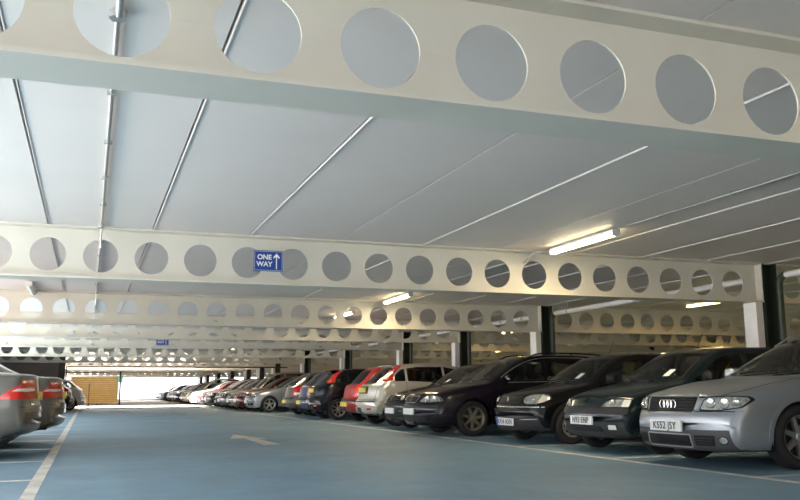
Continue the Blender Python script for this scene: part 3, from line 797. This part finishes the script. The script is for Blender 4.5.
    # --- plates
    def plate(vw, z, txt, big, blue=False, y=0):
        p, n = H.hit(vw, y, z); sx = 1 if vw == 'F' else -1; mm = platew if vw == 'F' else platey
        xs2 = [H.hit(vw, y+q, z+r)[0].x for q in (-.26, 0, .26) for r in (-.05, .05)]
        px = max(xs2) if vw == 'F' else min(xs2)
        hwp, hhp = (.26, .0555)
        t = MB(); t.box((min(px-.01*sx, px+.022*sx), y-hwp, z-hhp), (max(px-.01*sx, px+.012*sx), y+hwp, z+hhp)); pl = t.build('number_plate', mm, root)
        if txt:
            tx = text_mesh(txt, .108, .0006, 'plate_lettering', ink, pl, .86, .0012); tx.rotation_euler = (PI/2, 0, PI/2); tx.location = (px+.0228*sx, y+(.02 if blue else 0), z)
        if blue: MB().box((px+.0222, y-hwp+.001, z-hhp+.001), (px+.0235, y-hwp+.045, z+hhp-.001)).build('plate_band', plateb, pl)
    if 'fplate' in sp: plate('F', *sp['fplate'])
    if 'rplate' in sp: plate('R', *sp['rplate'])
    return root
def rings_badge(z, r, sp_, cnt=4):
    def fn(H, root, X, pm):
        t = MB()
        for k in range(cnt):
            y = (k-(cnt-1)/2)*sp_; p, n = H.hit('F', y, z); p0 = H.hit('F', 0, z)[0]
            pts = [(p0.x+.026+.0, y+math.cos(a)*r, z+math.sin(a)*r) for a in [2*PI*i/24 for i in range(25)]]; t.tube(pts, .0055, 6)
        t.build('badge', chrome, root, smooth=60)
    return fn
def roof_rails(da, db, m_):
    def fn(H, root, X, pm):
        for sg in (-1, 1):
            pts = []; 
            for i in range(11):
                x = X(da)+(X(db)-X(da))*i/10; y = .0
                k = min(range(len(H.R)), key=lambda q: abs(H.R[q][0]-x)); R = H.R[k]
                h = .045 if 0 < i < 10 else .0
                pts.append((x, sg*(R[1]-.03), R[2]+.025+h))
            MB().tube(pts, .014, 8).build('roof_rail', m_, root, smooth=60)
    return fn
def sticker(y, z, w=.045, h=.06):
    def fn(H, root, X, pm):
        t = MB(); patch(H, t, [(y-w, z-h), (y+w, z-h), (y+w, z+h), (y-w, z+h)], 'F', .0055, 0, rings=1, skirt=.0, step=.05); t.build('paper_permit', paper, root)
    return fn
def vbadge(z, r):
    def fn(H, root, X, pm):
        p, n = H.hit('F', 0, z); t = MB(); t.lathe([(r*.82, .0), (r*.84, .012), (r, .012), (r, 0)], p+n*.008, n, 24); t.lathe([(.001, .006), (r*.8, .004)], p+n*.006, n, 20, 1); t.build('badge', [chrome, blackp], root, smooth=40)
    return fn
def lozenge(z, r):
    def fn(H, root, X, pm):
        p, n = H.hit('F', 0, z); x = p.x+.018; t = MB()
        q = [(x, 0, z+r), (x, r*.72, z), (x, 0, z-r), (x, -r*.72, z), (x, 0, z+r)]
        t.tube(q, .009, 6); t.tube([(a+.004, b*.55, z+(c-z)*.5) for a, b, c in q], .006, 6); t.build('badge', chrome, root)
    return fn
def spoiler(d, z, w_, m_=None):
    def fn(H, root, X, pm):
        t = MB(); t.sell((X(d), 0, z), (.11, w_, .018), .5); t.build('roof_spoiler', m_ or pm, root, smooth=50)
    return fn
def aerial(d, y=0):
    def fn(H, root, X, pm):
        p, n = H.hit('T', X(d), y); MB().tube([tuple(p-n*.01), (p.x-.10, p.y, p.z+.22)], .004, 6).build('aerial', blackp, root)
    return fn

# --- types ------------------------------------------------------------
def P_(*a): return list(a)
ESTATE = dict(L=4.80, W=1.81, cladm=mat('grey_bumper_plastic',(.075,.075,.08),rough=.5,spec=.3), fo=.98, wb=2.76, rw=.325, tw=.215, glassd=(1.38, 2.28, 4.15, 4.62), cladrow=6, cladf=.64, cladr=.6, spokes=7, wstyle='five', crown=.05, bf=.33, tumble=.42,
    top=P_((0,.47),(.008,.53),(.03,.575),(.05,.60),(.075,.68),(.11,.745),(.17,.772),(.30,.80),(.6,.855),(1.0,.91),(1.38,.95),(1.46,.985),(1.66,1.10),(1.92,1.24),(2.17,1.35),(2.38,1.415),(2.75,1.45),(3.2,1.45),(3.8,1.42),(4.2,1.375),(4.35,1.32),(4.5,1.17),(4.62,1.0),(4.70,.95),(4.755,.80),(4.79,.64),(4.8,.50)),
    bot=P_((0,.40),(.008,.32),(.03,.24),(.08,.19),(.3,.175),(.6,.18),(4.1,.2),(4.6,.25),(4.76,.32),(4.8,.42)),
    belt=P_((0,.44),(.03,.54),(.08,.64),(.17,.70),(.4,.735),(.9,.82),(1.3,.89),(2.5,.93),(4.0,.96),(4.6,.93),(4.75,.76),(4.8,.48)),
    plan=P_((0,.88),(.02,.90),(.1,.93),(.3,.965),(.9,1.0),(2.4,1.0),(3.8,.99),(4.5,.95),(4.75,.91),(4.8,.88)),
    windows=[(1.58,2.55),(2.61,3.48),(3.54,4.28)], doors=[(1.48,1.50),(2.58,2.58),(3.51,3.34)], handles=(2.32,3.30), bonnet=(.13,.60,.72), bumpseam=(.585,.60), hatchseam=(.62,.62,.98),
    wscreen=(.70,.965,.56,1.375), rscreen=(.58,1.0,.50,1.31), handlem=None, fplate=(.43,'KS52 JSY',True), rplate=(.80,'',True), mirrorm=None,
    parts=[('headlamp', lampgl, 'F', [(.435,.59),(.455,.69),(.49,.732),(.66,.742),(.81,.735),(.835,.70),(.81,.62),(.64,.588)], dict(band=.012, bandm=blackp, off=.006, sub=[('disc','lamp_reflector',bulb,.54,.664,.045),('disc','lamp_reflector',bulb,.67,.662,.048),('disc','lamp_reflector',bulb,.765,.67,.03)])),
           ('grille', blackp, 'F', [(-.41,.72),(-.385,.59),(-.36,.558),(.36,.558),(.385,.59),(.41,.72),(.40,.743),(-.40,.743)], dict(single=True, band=.017, bandm=chrome, off=.012, sink=.004, sub=[('bars','grille_slats',greyp,(.585,.608,.631,.654,.677,.70,.72),-.37,.37,.007)])),
           ('centre_intake', blackp, 'F', [(-.35,.355),(-.36,.24),(-.34,.215),(.34,.215),(.36,.24),(.35,.355)], dict(single=True, band=.014, bandm=mat('pale_frame',(.32,.32,.34),rough=.4), off=.006, sub=[('mesh','intake_mesh',greyp,-.31,.31,.235,.34,.028)])),
           ('side_intake', blackp, 'F', [(.39,.35),(.39,.24),(.60,.24),(.61,.35)], dict(band=.008, bandm=greyp, sub=[('bars','intake_bars',greyp,(.265,.29,.315),.41,.58,.006)])),
           ('fog_lamp', lampgl, 'F', [(.68+.045*math.cos(a), .30+.042*math.sin(a)) for a in [2*PI*i/12 for i in range(12)]], dict(band=.008, bandm=blackp)),
           ('rear_lamp', redl, 'R', [(.60,.78),(.60,.95),(.66,1.02),(.80,1.0),(.86,.78)]),
           ('rub_strip', greyp, 'S', [(1.35,.47),(3.35,.47),(3.35,.52),(1.35,.52)], dict(off=.008, step=.15))])
HATCH = dict(L=3.85, W=1.64, fo=.72, wb=2.44, rw=.28, tw=.17, glassd=(.98, 1.78, 3.15, 3.70), cladrow=7, cladf=.5, cladr=.45, spokes=8, wstyle='cap', rimm=capgrey, crown=.05, bf=.24, tumble=.38,
    top=P_((0,.48),(.008,.535),(.03,.575),(.05,.60),(.09,.675),(.14,.725),(.25,.765),(.5,.82),(.8,.875),(.98,.91),(1.06,.945),(1.25,1.07),(1.5,1.225),(1.7,1.325),(1.85,1.365),(2.2,1.39),(2.8,1.39),(3.15,1.365),(3.3,1.31),(3.5,1.13),(3.66,.98),(3.72,.92),(3.79,.70),(3.84,.60),(3.85,.50)),
    bot=P_((0,.40),(.008,.33),(.03,.26),(.08,.20),(.3,.185),(.6,.19),(3.3,.21),(3.6,.25),(3.82,.32),(3.85,.42)),
    belt=P_((0,.45),(.03,.545),(.09,.63),(.17,.68),(.4,.73),(.8,.82),(1.1,.875),(2.0,.90),(3.2,.93),(3.6,.90),(3.78,.68),(3.85,.48)),
    plan=P_((0,.90),(.02,.92),(.1,.945),(.3,.97),(.8,1.0),(2.4,1.0),(3.2,.98),(3.7,.94),(3.85,.90)),
    windows=[(1.14,2.12),(2.18,2.95),(3.0,3.32)], doors=[(1.08,1.12),(2.15,2.15),(2.97,2.80)], handles=(2.0,2.82), bonnet=(.12,.55,.66), hatchseam=(.60,.60,.95), bumpseam=(.585,.60),
    wscreen=(.66,.935,.53,1.315), rscreen=(.56,.98,.47,1.29), fplate=(.415,'N93 ENP',False), rplate=(.46,'',True),
    parts=[('headlamp', lampgl, 'F', [(.36,.58),(.39,.63),(.46,.675),(.62,.69),(.735,.68),(.74,.585)], dict(band=.008, bandm=blackp, sub=[('disc','lamp_reflector',bulb,.52,.645,.035),('poly','indicator_lens',whitel,[(.66,.59),(.66,.68),(.73,.675),(.735,.59)])])),
           ('bumper_trim', greyp, 'F', [(-.74,.50),(.74,.50),(.74,.575),(-.74,.575)], dict(single=True, off=.012)),
           ('centre_intake', blackp, 'F', [(-.40,.345),(-.42,.28),(.42,.28),(.40,.345)], dict(single=True, off=.005, sub=[('bars','intake_bars',greyp,(.30,.325),-.38,.38,.008)])),
           ('fog_lamp', whitel, 'F', [(.50,.30),(.50,.375),(.62,.375),(.63,.30)], dict(band=.008, bandm=blackp)),
           ('emblem_patch', blackp, 'F', [(-.04,.655),(.04,.655),(.04,.70),(-.04,.70)], dict(single=True, off=.004)),
           ('rear_lamp', redl, 'R', [(.60,.66),(.60,.86),(.64,.90),(.75,.88),(.78,.66)], dict(sub=[('poly','reverse_lens',whitel,[(.62,.68),(.62,.73),(.75,.73),(.76,.68)])])),
           ('rub_strip', greyp, 'S', [(1.12,.48),(3.0,.48),(3.0,.53),(1.12,.53)], dict(off=.008, step=.15))])
def variant(base, **k): d = dict(base); d.update(k); return d
ROUND = variant(HATCH, L=3.85, W=1.66, bf=.28, fplate=(.325,'KP54 HXN',True,True), wstyle='cap', spokes=9, cladf=.35, rimm=capgrey,
    parts=[('headlamp', lampgl, 'F', [(.40+.0,.665),(.43,.61),(.52,.585),(.66,.59),(.745,.62),(.77,.675),(.74,.725),(.64,.745),(.5,.735),(.43,.71)], dict(band=.008, bandm=blackp, off=.012, sub=[('disc','lamp_reflector',bulb,.535,.66,.05),('poly','indicator_lens',mat('pale_orange_lens',(.70,.62,.54),rough=.15,coat=1.),[(.67,.61),(.67,.72),(.74,.70),(.76,.66),(.73,.62)])])),
           ('grille', blackp, 'F', [(-.35,.715),(-.36,.60),(.36,.60),(.35,.715)], dict(single=True, band=.010, bandm=greyp, off=.007, sub=[('bars','grille_slats',greyp,(.62,.645,.67,.695),-.33,.33,.008)])),
           ('bumper_trim', chrome, 'F', [(-.76,.545),(.76,.545),(.76,.558),(-.76,.558)], dict(single=True, off=.012, r=.004, step=.06)),
           ('centre_intake', blackp, 'F', [(-.60,.52),(-.62,.42),(.62,.42),(.60,.52)], dict(single=True, off=.005, sub=[('bars','intake_bars',greyp,(.445,.47,.495),-.58,.58,.008),('mesh','intake_uprights',greyp,-.5,.5,.425,.515,.125)])),
           ('bumper_trim', chrome, 'F', [(.40,.36),(.41,.375),(.70,.385),(.70,.37)], dict(off=.012, r=.004)),
           ('rear_lamp', redl, 'R', [(.60,.66),(.60,.88),(.64,.92),(.75,.88),(.78,.66)]),
           ('rub_strip', greyp, 'S', [(1.12,.48),(3.0,.48),(3.0,.53),(1.12,.53)], dict(off=.008, step=.15))],
    extra=[('b', lozenge(.66, .045)), ('s', sticker(.30, 1.02, .05, .045)), ('a', aerial(1.95))])
HATCH['extra'] = [('s', sticker(.32, 1.02, .055, .05)), ('a', aerial(1.95))]
ESTATE2 = variant(ESTATE, L=4.68, W=1.75, fo=.92, wb=2.70, rw=.315, spokes=7, wstyle='five', rimm=mat('dull_bronze_alloy',(.30,.27,.20),rough=.4,metal=.6), chromeline=chrome, bf=.36,
    glassd=(1.20, 2.08, 4.05, 4.52), cladrow=0,
    top=P_((0,.48),(.008,.54),(.03,.58),(.05,.61),(.09,.70),(.14,.755),(.22,.79),(.5,.85),(.9,.915),(1.2,.96),(1.28,1.0),(1.5,1.14),(1.75,1.28),(2.0,1.385),(2.2,1.44),(2.6,1.48),(3.2,1.475),(3.8,1.44),(4.1,1.40),(4.25,1.33),(4.4,1.17),(4.52,1.0),(4.60,.92),(4.64,.80),(4.67,.64),(4.68,.50)),
    bot=P_((0,.40),(.008,.33),(.03,.25),(.08,.19),(.3,.175),(.6,.18),(4.0,.2),(4.5,.25),(4.64,.32),(4.68,.42)),
    belt=P_((0,.45),(.03,.55),(.09,.66),(.17,.72),(.4,.755),(.9,.84),(1.3,.91),(2.5,.95),(3.9,.97),(4.5,.93),(4.63,.76),(4.68,.48)),
    plan=P_((0,.88),(.02,.90),(.1,.93),(.3,.965),(.9,1.0),(2.4,1.0),(3.8,.99),(4.4,.95),(4.64,.91),(4.68,.88)),
    windows=[(1.40,2.42),(2.48,3.38),(3.44,4.17)], doors=[(1.30,1.34),(2.45,2.45),(3.41,3.23)], handles=(2.28,3.24), wscreen=(.68,.98,.55,1.405), rscreen=(.57,1.01,.49,1.33),
    fplate=(.435,'',True), rplate=(.80,'',True), bumpseam=(.575,.60),
    parts=[('headlamp', lampgl, 'F', [(.36,.605),(.41,.68),(.49,.725),(.62,.735),(.76,.70),(.81,.62),(.74,.60),(.5,.592)], dict(band=.010, bandm=blackp, sub=[('disc','lamp_reflector',bulb,.52,.66,.045),('disc','lamp_reflector',bulb,.66,.66,.045)])),
           ('grille', blackp, 'F', [(-.31,.70),(-.25,.60),(-.22,.585),(.22,.585),(.25,.60),(.31,.70),(.30,.715),(-.30,.715)], dict(single=True, band=.012, bandm=chrome, off=.008, sub=[('bars','grille_slats',greyp,(.612,.637,.662,.687),-.25,.25,.009)])),
           ('centre_intake', blackp, 'F', [(-.62,.36),(-.60,.26),(.60,.26),(.62,.36)], dict(single=True, off=.005, sub=[('bars','intake_bars',greyp,(.285,.31,.335),-.58,.58,.007),('mesh','intake_uprights',greyp,-.3,.3,.265,.355,.6)])),
           ('bumper_trim', greyp, 'F', [(-.76,.495),(.76,.495),(.76,.53),(-.76,.53)], dict(single=True, off=.010)),
           ('rear_lamp', redl, 'R', [(.60,.70),(.60,.94),(.66,.98),(.78,.96),(.84,.70)]),
           ('rub_strip', blackp, 'S', [(1.35,.47),(3.3,.47),(3.3,.52),(1.35,.52)], dict(off=.008, step=.15))],
    extra=[('b', vbadge(.655, .05)), ('r', roof_rails(2.15, 4.1, blackp))])
TWIN = variant(HATCH, L=4.1, W=1.70, fplate=(.40,'',True), cladrow=0, wstyle='five', rimm=alloy, bf=.26,
    parts=[('headlamp', blackp, 'F', [(.36,.60),(.36,.71),(.74,.71),(.76,.60)], dict(band=.008, bandm=blackp, sub=[('disc','lamp_reflector',bulb,.46,.655,.048),('disc','lamp_reflector',bulb,.63,.655,.048)])),
           ('grille', blackp, 'F', [(-.33,.70),(-.34,.61),(.34,.61),(.33,.70)], dict(single=True, sub=[('bars','grille_slats',greyp,(.63,.655,.68),-.31,.31,.007)])),
           ('centre_intake', blackp, 'F', [(-.5,.36),(-.52,.27),(.52,.27),(.5,.36)], dict(single=True, off=.005)),
           ('bumper_trim', blackp, 'F', [(-.76,.50),(.76,.50),(.76,.545),(-.76,.545)], dict(single=True, off=.010)),
           ('rear_lamp', redl, 'R', [(.60,.66),(.60,.86),(.64,.90),(.75,.88),(.78,.66)])],
    extra=[('b', vbadge(.655, .04)), ('s', sticker(.25, 1.0, .04, .04))])
def stretch(sp, L):
    """the same car made longer: stations scaled between the axles"""
    f = L/sp['L']; g = lambda pts: [(a*f, b) for a, b in pts]
    o = dict(sp); o['L'] = L
    for k in ('top', 'bot', 'belt', 'plan'): o[k] = g(sp[k])
    for k in ('windows', 'doors'): o[k] = [tuple(v*f if i < 2 else v for i, v in enumerate(t)) for t in sp[k]]
    o['handles'] = [h*f for h in sp['handles']]; o['glassd'] = tuple(v*f for v in sp['glassd']); o['fo'] = sp['fo']*f; o['wb'] = sp['wb']*f
    o['parts'] = [(p[0], p[1], p[2], [(a*f, b) for a, b in p[3]] if p[2] == 'S' else p[3], *p[4:]) for p in sp['parts']]
    o['bonnet'] = (sp['bonnet'][0]*f, *sp['bonnet'][1:]); return o
def tall(sp, W, f, z0=.9):
    o = dict(sp); k = W/sp['W']; o['W'] = W; g = lambda z: z if z < z0 else z0+(z-z0)*f
    o['top'] = [(a, g(b)) for a, b in sp['top']]; o['wscreen'] = (sp['wscreen'][0]*k, g(sp['wscreen'][1]), sp['wscreen'][2]*k, g(sp['wscreen'][3])); o['rscreen'] = (sp['rscreen'][0]*k, g(sp['rscreen'][1]), sp['rscreen'][2]*k, g(sp['rscreen'][3]))
    return o
TWIN = stretch(variant(TWIN, L=3.85), 4.1)
# rounded rear hatch with tall red lamps in the roof pillars
FOCUS = variant(HATCH, L=4.15, W=1.70, fo=.84, wb=2.61, rw=.305, tw=.195, glassd=(1.02, 1.88, 3.30, 3.95), cladrow=0, spokes=8, wstyle='slim', rimm=alloy, bf=.28, br=.20, tumble=.42, rail=.05,
    top=P_((0,.48),(.008,.54),(.03,.58),(.06,.63),(.12,.70),(.2,.745),(.5,.82),(.8,.89),(1.02,.945),(1.1,.985),(1.3,1.11),(1.55,1.26),(1.8,1.385),(2.0,1.435),(2.3,1.465),(2.8,1.46),(3.2,1.43),(3.35,1.40),(3.5,1.31),(3.7,1.15),(3.9,1.0),(3.99,.945),(4.03,.88),(4.06,.74),(4.08,.64),(4.12,.60),(4.145,.56),(4.15,.48)),
    bot=P_((0,.40),(.008,.33),(.03,.25),(.08,.19),(.3,.18),(.6,.185),(3.6,.21),(3.95,.25),(4.12,.32),(4.15,.42)),
    belt=P_((0,.45),(.03,.55),(.09,.64),(.17,.70),(.4,.74),(.8,.83),(1.1,.90),(2.2,.95),(3.2,1.0),(3.7,.99),(3.95,.90),(4.05,.72),(4.15,.46)),
    plan=P_((0,.90),(.02,.92),(.1,.945),(.3,.97),(.8,1.0),(2.6,1.0),(3.4,.98),(3.9,.94),(4.15,.90)),
    windows=[(1.22,2.22),(2.28,3.18),(3.24,3.50)], doors=[(1.14,1.18),(2.25,2.25),(3.22,3.05)], handles=(2.08,3.02), hatchseam=(.66,.60,.92), bumpseam=(.55,.60),
    wscreen=(.66,.965,.54,1.375), rscreen=(.50,.985,.41,1.34), rplate=(.83,'',True), fplate=(.40,'',True),
    parts=[('rear_lamp', redl, 'R', [(.53,1.05),(.445,1.31),(.46,1.395),(.62,1.38),(.765,1.05),(.70,1.02)], dict(off=.010, sub=[('poly','indicator_lens',orangel,[(.59,1.06),(.57,1.14),(.69,1.12),(.71,1.055)])])),
           ('plate_recess', blackp, 'R', [(-.33,.745),(.33,.745),(.31,.915),(-.31,.915)], dict(single=True, off=.003, band=.01, bandm=greyp)),
           ('rear_reflector', redl, 'R', [(.44,.36),(.45,.42),(.60,.43),(.58,.37)], dict(off=.008)),
           ('bumper_trim', greyp, 'R', [(-.78,.545),(.78,.545),(.78,.575),(-.78,.575)], dict(single=True, off=.008)),
           ('tail_intake', blackp, 'R', [(-.55,.22),(.55,.22),(.52,.28),(-.52,.28)], dict(single=True, off=.004)),
           ('headlamp', lampgl, 'F', [(.36,.60),(.42,.68),(.66,.74),(.78,.66),(.7,.60)]),
           ('grille', blackp, 'F', [(-.25,.65),(-.2,.60),(.2,.60),(.25,.65),(.0,.67)], dict(single=True))],
    extra=[('s', spoiler(3.42, 1.40, .52))])
SMALLR = variant(FOCUS, L=3.85, W=1.64, fo=.80, rw=.28, wstyle='cap', spokes=8, rimm=capgrey, rplate=(.46,'',True))
SMALLR = stretch(variant(SMALLR, L=4.15), 3.85)
SMALLR['parts'] = [('rear_lamp', redl, 'R', [(.50,.66),(.54,.96),(.62,1.03),(.74,.98),(.785,.66)], dict(off=.010, sub=[('poly','reverse_lens',whitel,[(.61,.70),(.61,.76),(.75,.76),(.76,.70)])])),
    ('bumper_trim', greyp, 'R', [(-.76,.53),(.76,.53),(.76,.58),(-.76,.58)], dict(single=True, off=.008))] + FOCUS['parts'][-2:]
SMALLR['extra'] = []
SALOON = variant(ESTATE, L=4.50, W=1.73, fo=.80, wb=2.72, rw=.31, tw=.2, glassd=(1.16, 2.02, 3.22, 3.92), cladrow=0, spokes=5, wstyle='five', bf=.34, br=.24, tumble=.40, chromeline=blackp,
    top=P_((0,.48),(.008,.54),(.03,.58),(.06,.64),(.11,.71),(.2,.755),(.5,.82),(.9,.89),(1.16,.935),(1.25,.975),(1.45,1.10),(1.7,1.245),(1.95,1.36),(2.15,1.405),(2.5,1.425),(2.9,1.42),(3.2,1.385),(3.4,1.315),(3.65,1.18),(3.85,1.10),(3.98,1.075),(4.2,1.07),(4.40,1.055),(4.435,.98),(4.455,.85),(4.465,.70),(4.485,.66),(4.498,.60),(4.5,.50)),
    bot=P_((0,.40),(.008,.33),(.03,.25),(.08,.19),(.3,.18),(.6,.185),(3.9,.21),(4.3,.28),(4.47,.35),(4.5,.43)),
    belt=P_((0,.45),(.03,.55),(.09,.65),(.17,.71),(.4,.745),(.8,.82),(1.2,.885),(2.4,.935),(3.4,.985),(4.0,1.005),(4.35,1.005),(4.44,.95),(4.47,.66),(4.5,.46)),
    plan=P_((0,.88),(.02,.90),(.1,.93),(.3,.965),(.9,1.0),(2.4,1.0),(3.5,.99),(4.2,.955),(4.46,.92),(4.5,.90)),
    windows=[(1.36,2.32),(2.38,3.22),(3.27,3.56)], doors=[(1.26,1.30),(2.35,2.35),(3.24,3.05)], handles=(2.18,3.08), bumpseam=(.585,.645), hatchseam=(.60,.66,1.0),
    wscreen=(.66,.955,.53,1.355), rscreen=(.56,1.085,.48,1.325), rplate=(.78,'',True), fplate=(.42,'',True),
    parts=[('rear_lamp', redl, 'R', [(.56,.745),(.62,.96),(.74,.985),(.775,.745)], dict(off=.009, sub=[('poly','reverse_lens',whitel,[(.60,.835),(.62,.87),(.73,.87),(.74,.835)])])),
           ('rear_lamp_side', redl, 'S', [(3.98,.745),(4.36,.985),(4.425,.985),(4.445,.745)], dict(off=.012, step=.03)),
           ('side_lamp_lens', whitel, 'S', [(4.17,.84),(4.25,.875),(4.41,.875),(4.41,.84)], dict(off=.016, step=.03)),
           ('bumper_trim', mat('dull_silver_trim',(.3,.3,.3),rough=.4,metal=.5), 'R', [(-.74,.585),(.74,.585),(.74,.60),(-.74,.60)], dict(single=True, off=.010, r=.004)),
           ('headlamp', lampgl, 'F', [(.40,.60),(.42,.69),(.52,.73),(.70,.72),(.80,.65),(.74,.60)], dict(band=.008, bandm=blackp, sub=[('disc','lamp_reflector',bulb,.52,.66,.045),('disc','lamp_reflector',bulb,.66,.66,.04)])),
           ('grille', blackp, 'F', [(-.30,.71),(-.27,.61),(.27,.61),(.30,.71)], dict(single=True, band=.010, bandm=chrome, sub=[('bars','grille_slats',greyp,(.635,.66,.685),-.26,.26,.007)])),
           ('side_intake', blackp, 'F', [(.34,.36),(.34,.27),(.66,.27),(.68,.36)], dict()),
           ('fog_lamp', lampgl, 'F', [(.50+.04*math.cos(a), .315+.035*math.sin(a)) for a in [2*PI*i/10 for i in range(10)]], dict(off=.010)),
           ('rub_strip', greyp, 'S', [(1.28,.47),(3.2,.47),(3.2,.51),(1.28,.51)], dict(off=.008, step=.15))], extra=[])
MPV = tall(stretch(TWIN, 4.4), 1.80, 1.55, .9)
MPV['belt'] = [(a, b) for a, b in MPV['belt']]; MPV['extra'] = []

silver = paint('silver_paint', (.56, .57, .59), .55, .32)
SILV = dict(a=silver)
PA = {k: paint(k, c, mt, .33 if c[0]+c[1] > .15 else .2, .5 if c[0]+c[1] > .15 else .15) for k, c, mt in [('pale_silver_paint', (.36,.385,.42), .6), ('dark_green_paint', (.007,.016,.020), .0), ('black_paint', (.004,.004,.005), .0), ('plum_black_paint', (.012,.008,.015), .0),
    ('warm_silver_paint', (.62,.60,.54), .5), ('blue_black_paint', (.005,.006,.014), .0), ('red_paint', (.35,.015,.015), .15), ('blue_paint', (.08,.10,.20), .35), ('dark_red_paint', (.16,.008,.010), .2),
    ('grey_paint', (.20,.20,.21), .5), ('white_car_paint', (.75,.75,.73), 0.), ('beige_paint', (.40,.35,.27), .4), ('navy_paint', (.015,.022,.06), .3), ('mid_silver_paint', (.16,.148,.13), .35), ('pearl_silver_paint', (.50,.51,.52), .5)]}
for d_ in (ESTATE, HATCH, ROUND, ESTATE2, TWIN, FOCUS, SMALLR, SALOON, MPV):
    for k_ in ('handlem', 'mirrorm'):
        if d_.get(k_, 0) is None: d_.pop(k_)
ESTATE['extra'] = [('b', rings_badge(.655, .043, .060)), ('r', roof_rails(2.2, 4.15, alloy))]
ESTATE['lipm'] = 0
HATCH['mirrorm'] = blackp; ROUND['mirrorm'] = blackp; HATCH['handlem'] = blackp; ROUND['handlem'] = blackp

PROTO = {}
def park(kind, spec, col, x_end, y, label, group=None, nose=True, left=False, tilt=0):
    """x_end: where the end that faces the aisle stands"""
    L = spec['L']; face_neg = (nose and not left) or (not nose and left)   # nose towards -x?
    if left: face_neg = not nose
    rz = PI if (nose if not left else True and not nose) else 0
    if left: rz = 0 if nose else PI
    x = x_end+L/2 if not left else x_end-L/2
    if kind not in PROTO:
        r = build_car('parked_car', spec, PA[col]); PROTO[kind] = (r, col)
    else:
        p, pc = PROTO[kind]; r = copy_tree(p, None, {PA[pc].name: PA[col]} if pc != col else None)
    r.location = (x, y, 0); r.rotation_euler = (0, 0, rz+tilt); tag(r, label, 'car', group); return r
G1 = 'cars in the right-hand row'
park('estate', ESTATE, 'pale_silver_paint', 5.84, 7.76, 'silver estate car nearest on the right, four-ring badge and plate KS52 JSY', G1)
park('hatch', HATCH, 'dark_green_paint', 6.16, 9.96, 'dark green hatchback with plate N93 ENP beside the silver estate', G1)
park('round', ROUND, 'black_paint', 6.15, 12.16, 'black small hatchback with rounded headlamps and plate KP54 HXN', G1)
park('estate2', ESTATE2, 'plum_black_paint', 5.58, 14.95, 'plum black estate with chrome window line and roof rails', G1)
park('twin', TWIN, 'black_paint', 5.95, 17.1, 'black hatchback with paired round headlamps just behind the plum estate', G1)
park('focus', FOCUS, 'warm_silver_paint', 6.08, 19.7, 'pale silver hatchback backed out, high red lamps and a big white-lit tailgate', G1, nose=False)
park('smallr', SMALLR, 'red_paint', 6.40, 22.1, 'red small hatchback, tail outwards, beside the pale silver hatchback', G1, nose=False)
park('focus', FOCUS, 'blue_black_paint', 6.02, 24.5, 'blue-black hatchback, tail outwards, with high red pillar lamps', G1, nose=False)
park('smallr', SMALLR, 'blue_paint', 6.30, 26.9, 'blue small hatchback, tail outwards, behind the blue-black one', G1, nose=False)
park('smallr', SMALLR, 'mid_silver_paint', 6.36, 29.3, 'grey silver hatchback, tail outwards, with large red corner lamps', G1, nose=False)
park('saloon', SALOON, 'pale_silver_paint', 5.85, 34.1, 'silver saloon with its nose and front wheel showing in mid row', G1)
park('saloon', SALOON, 'dark_red_paint', 5.80, 36.5, 'dark red saloon with its nose out behind the silver saloon', G1)
rows = [('mpv', MPV, 'beige_paint', 38.9, 'tall beige people carrier beyond the dark red saloon'), ('twin', TWIN, 'grey_paint', 41.3, 'grey hatchback with black bumper beyond the tall beige car'),
 ('round', ROUND, 'black_paint', 43.7, 'black hatchback at the end of the blue floor'), ('saloon', SALOON, 'black_paint', 46.1, 'black saloon just past the end of the blue floor'),
 ('estate2', ESTATE2, 'navy_paint', 48.5, 'navy estate on the pale floor'), ('hatch', HATCH, 'dark_red_paint', 50.9, 'dark red hatchback on the pale floor'),
 ('saloon', SALOON, 'white_car_paint', 53.3, 'white saloon on the pale floor'), ('estate2', ESTATE2, 'mid_silver_paint', 55.7, 'silver estate on the pale floor, nearest of the far silver ones'),
 ('mpv', MPV, 'beige_paint', 58.1, 'tall beige people carrier on the pale floor'), ('hatch', HATCH, 'pale_silver_paint', 60.5, 'pale silver hatchback on the far pale floor'),
 ('twin', TWIN, 'navy_paint', 62.9, 'navy hatchback on the far pale floor'), ('saloon', SALOON, 'mid_silver_paint', 65.3, 'mid silver saloon on the far pale floor'),
 ('estate2', ESTATE2, 'grey_paint', 67.7, 'dark grey estate far down the right row'), ('hatch', HATCH, 'white_car_paint', 72.5, 'white hatchback far down the right row'),
 ('round', ROUND, 'blue_paint', 76.5, 'blue hatchback far down the right row'), ('saloon', SALOON, 'pale_silver_paint', 79.7, 'pale silver saloon near the far opening'), ('hatch', HATCH, 'red_paint', 84.5, 'red hatchback last in the right row by the bright opening')]
for i, (k_, sp_, c_, y_, lb_) in enumerate(rows):
    park(k_, sp_, c_, 5.75+.35*random.random(), y_, lb_, G1)
G2 = 'cars in the left-hand row'
park('saloon', SALOON, 'mid_silver_paint', -.58, 12.55, 'silver saloon on the left, nearest, seen from its tail corner', G2, nose=False, left=True)
park('saloon', SALOON, 'mid_silver_paint', -.33, 15.0, 'silver saloon on the left just beyond the nearest silver one', G2, nose=False, left=True)
park('smallr', SMALLR, 'red_paint', -1.0, 17.4, 'red car mostly hidden behind the two silver saloons on the left', G2, nose=False, left=True)
park('smallr', SMALLR, 'black_paint', -.6, 41.3, 'dark hatchback standing far down the left row', G2, nose=False, left=True)
park('focus', FOCUS, 'white_car_paint', -.1, 43.7, 'white hatchback last in the left row before the fence', G2, nose=False, left=True)
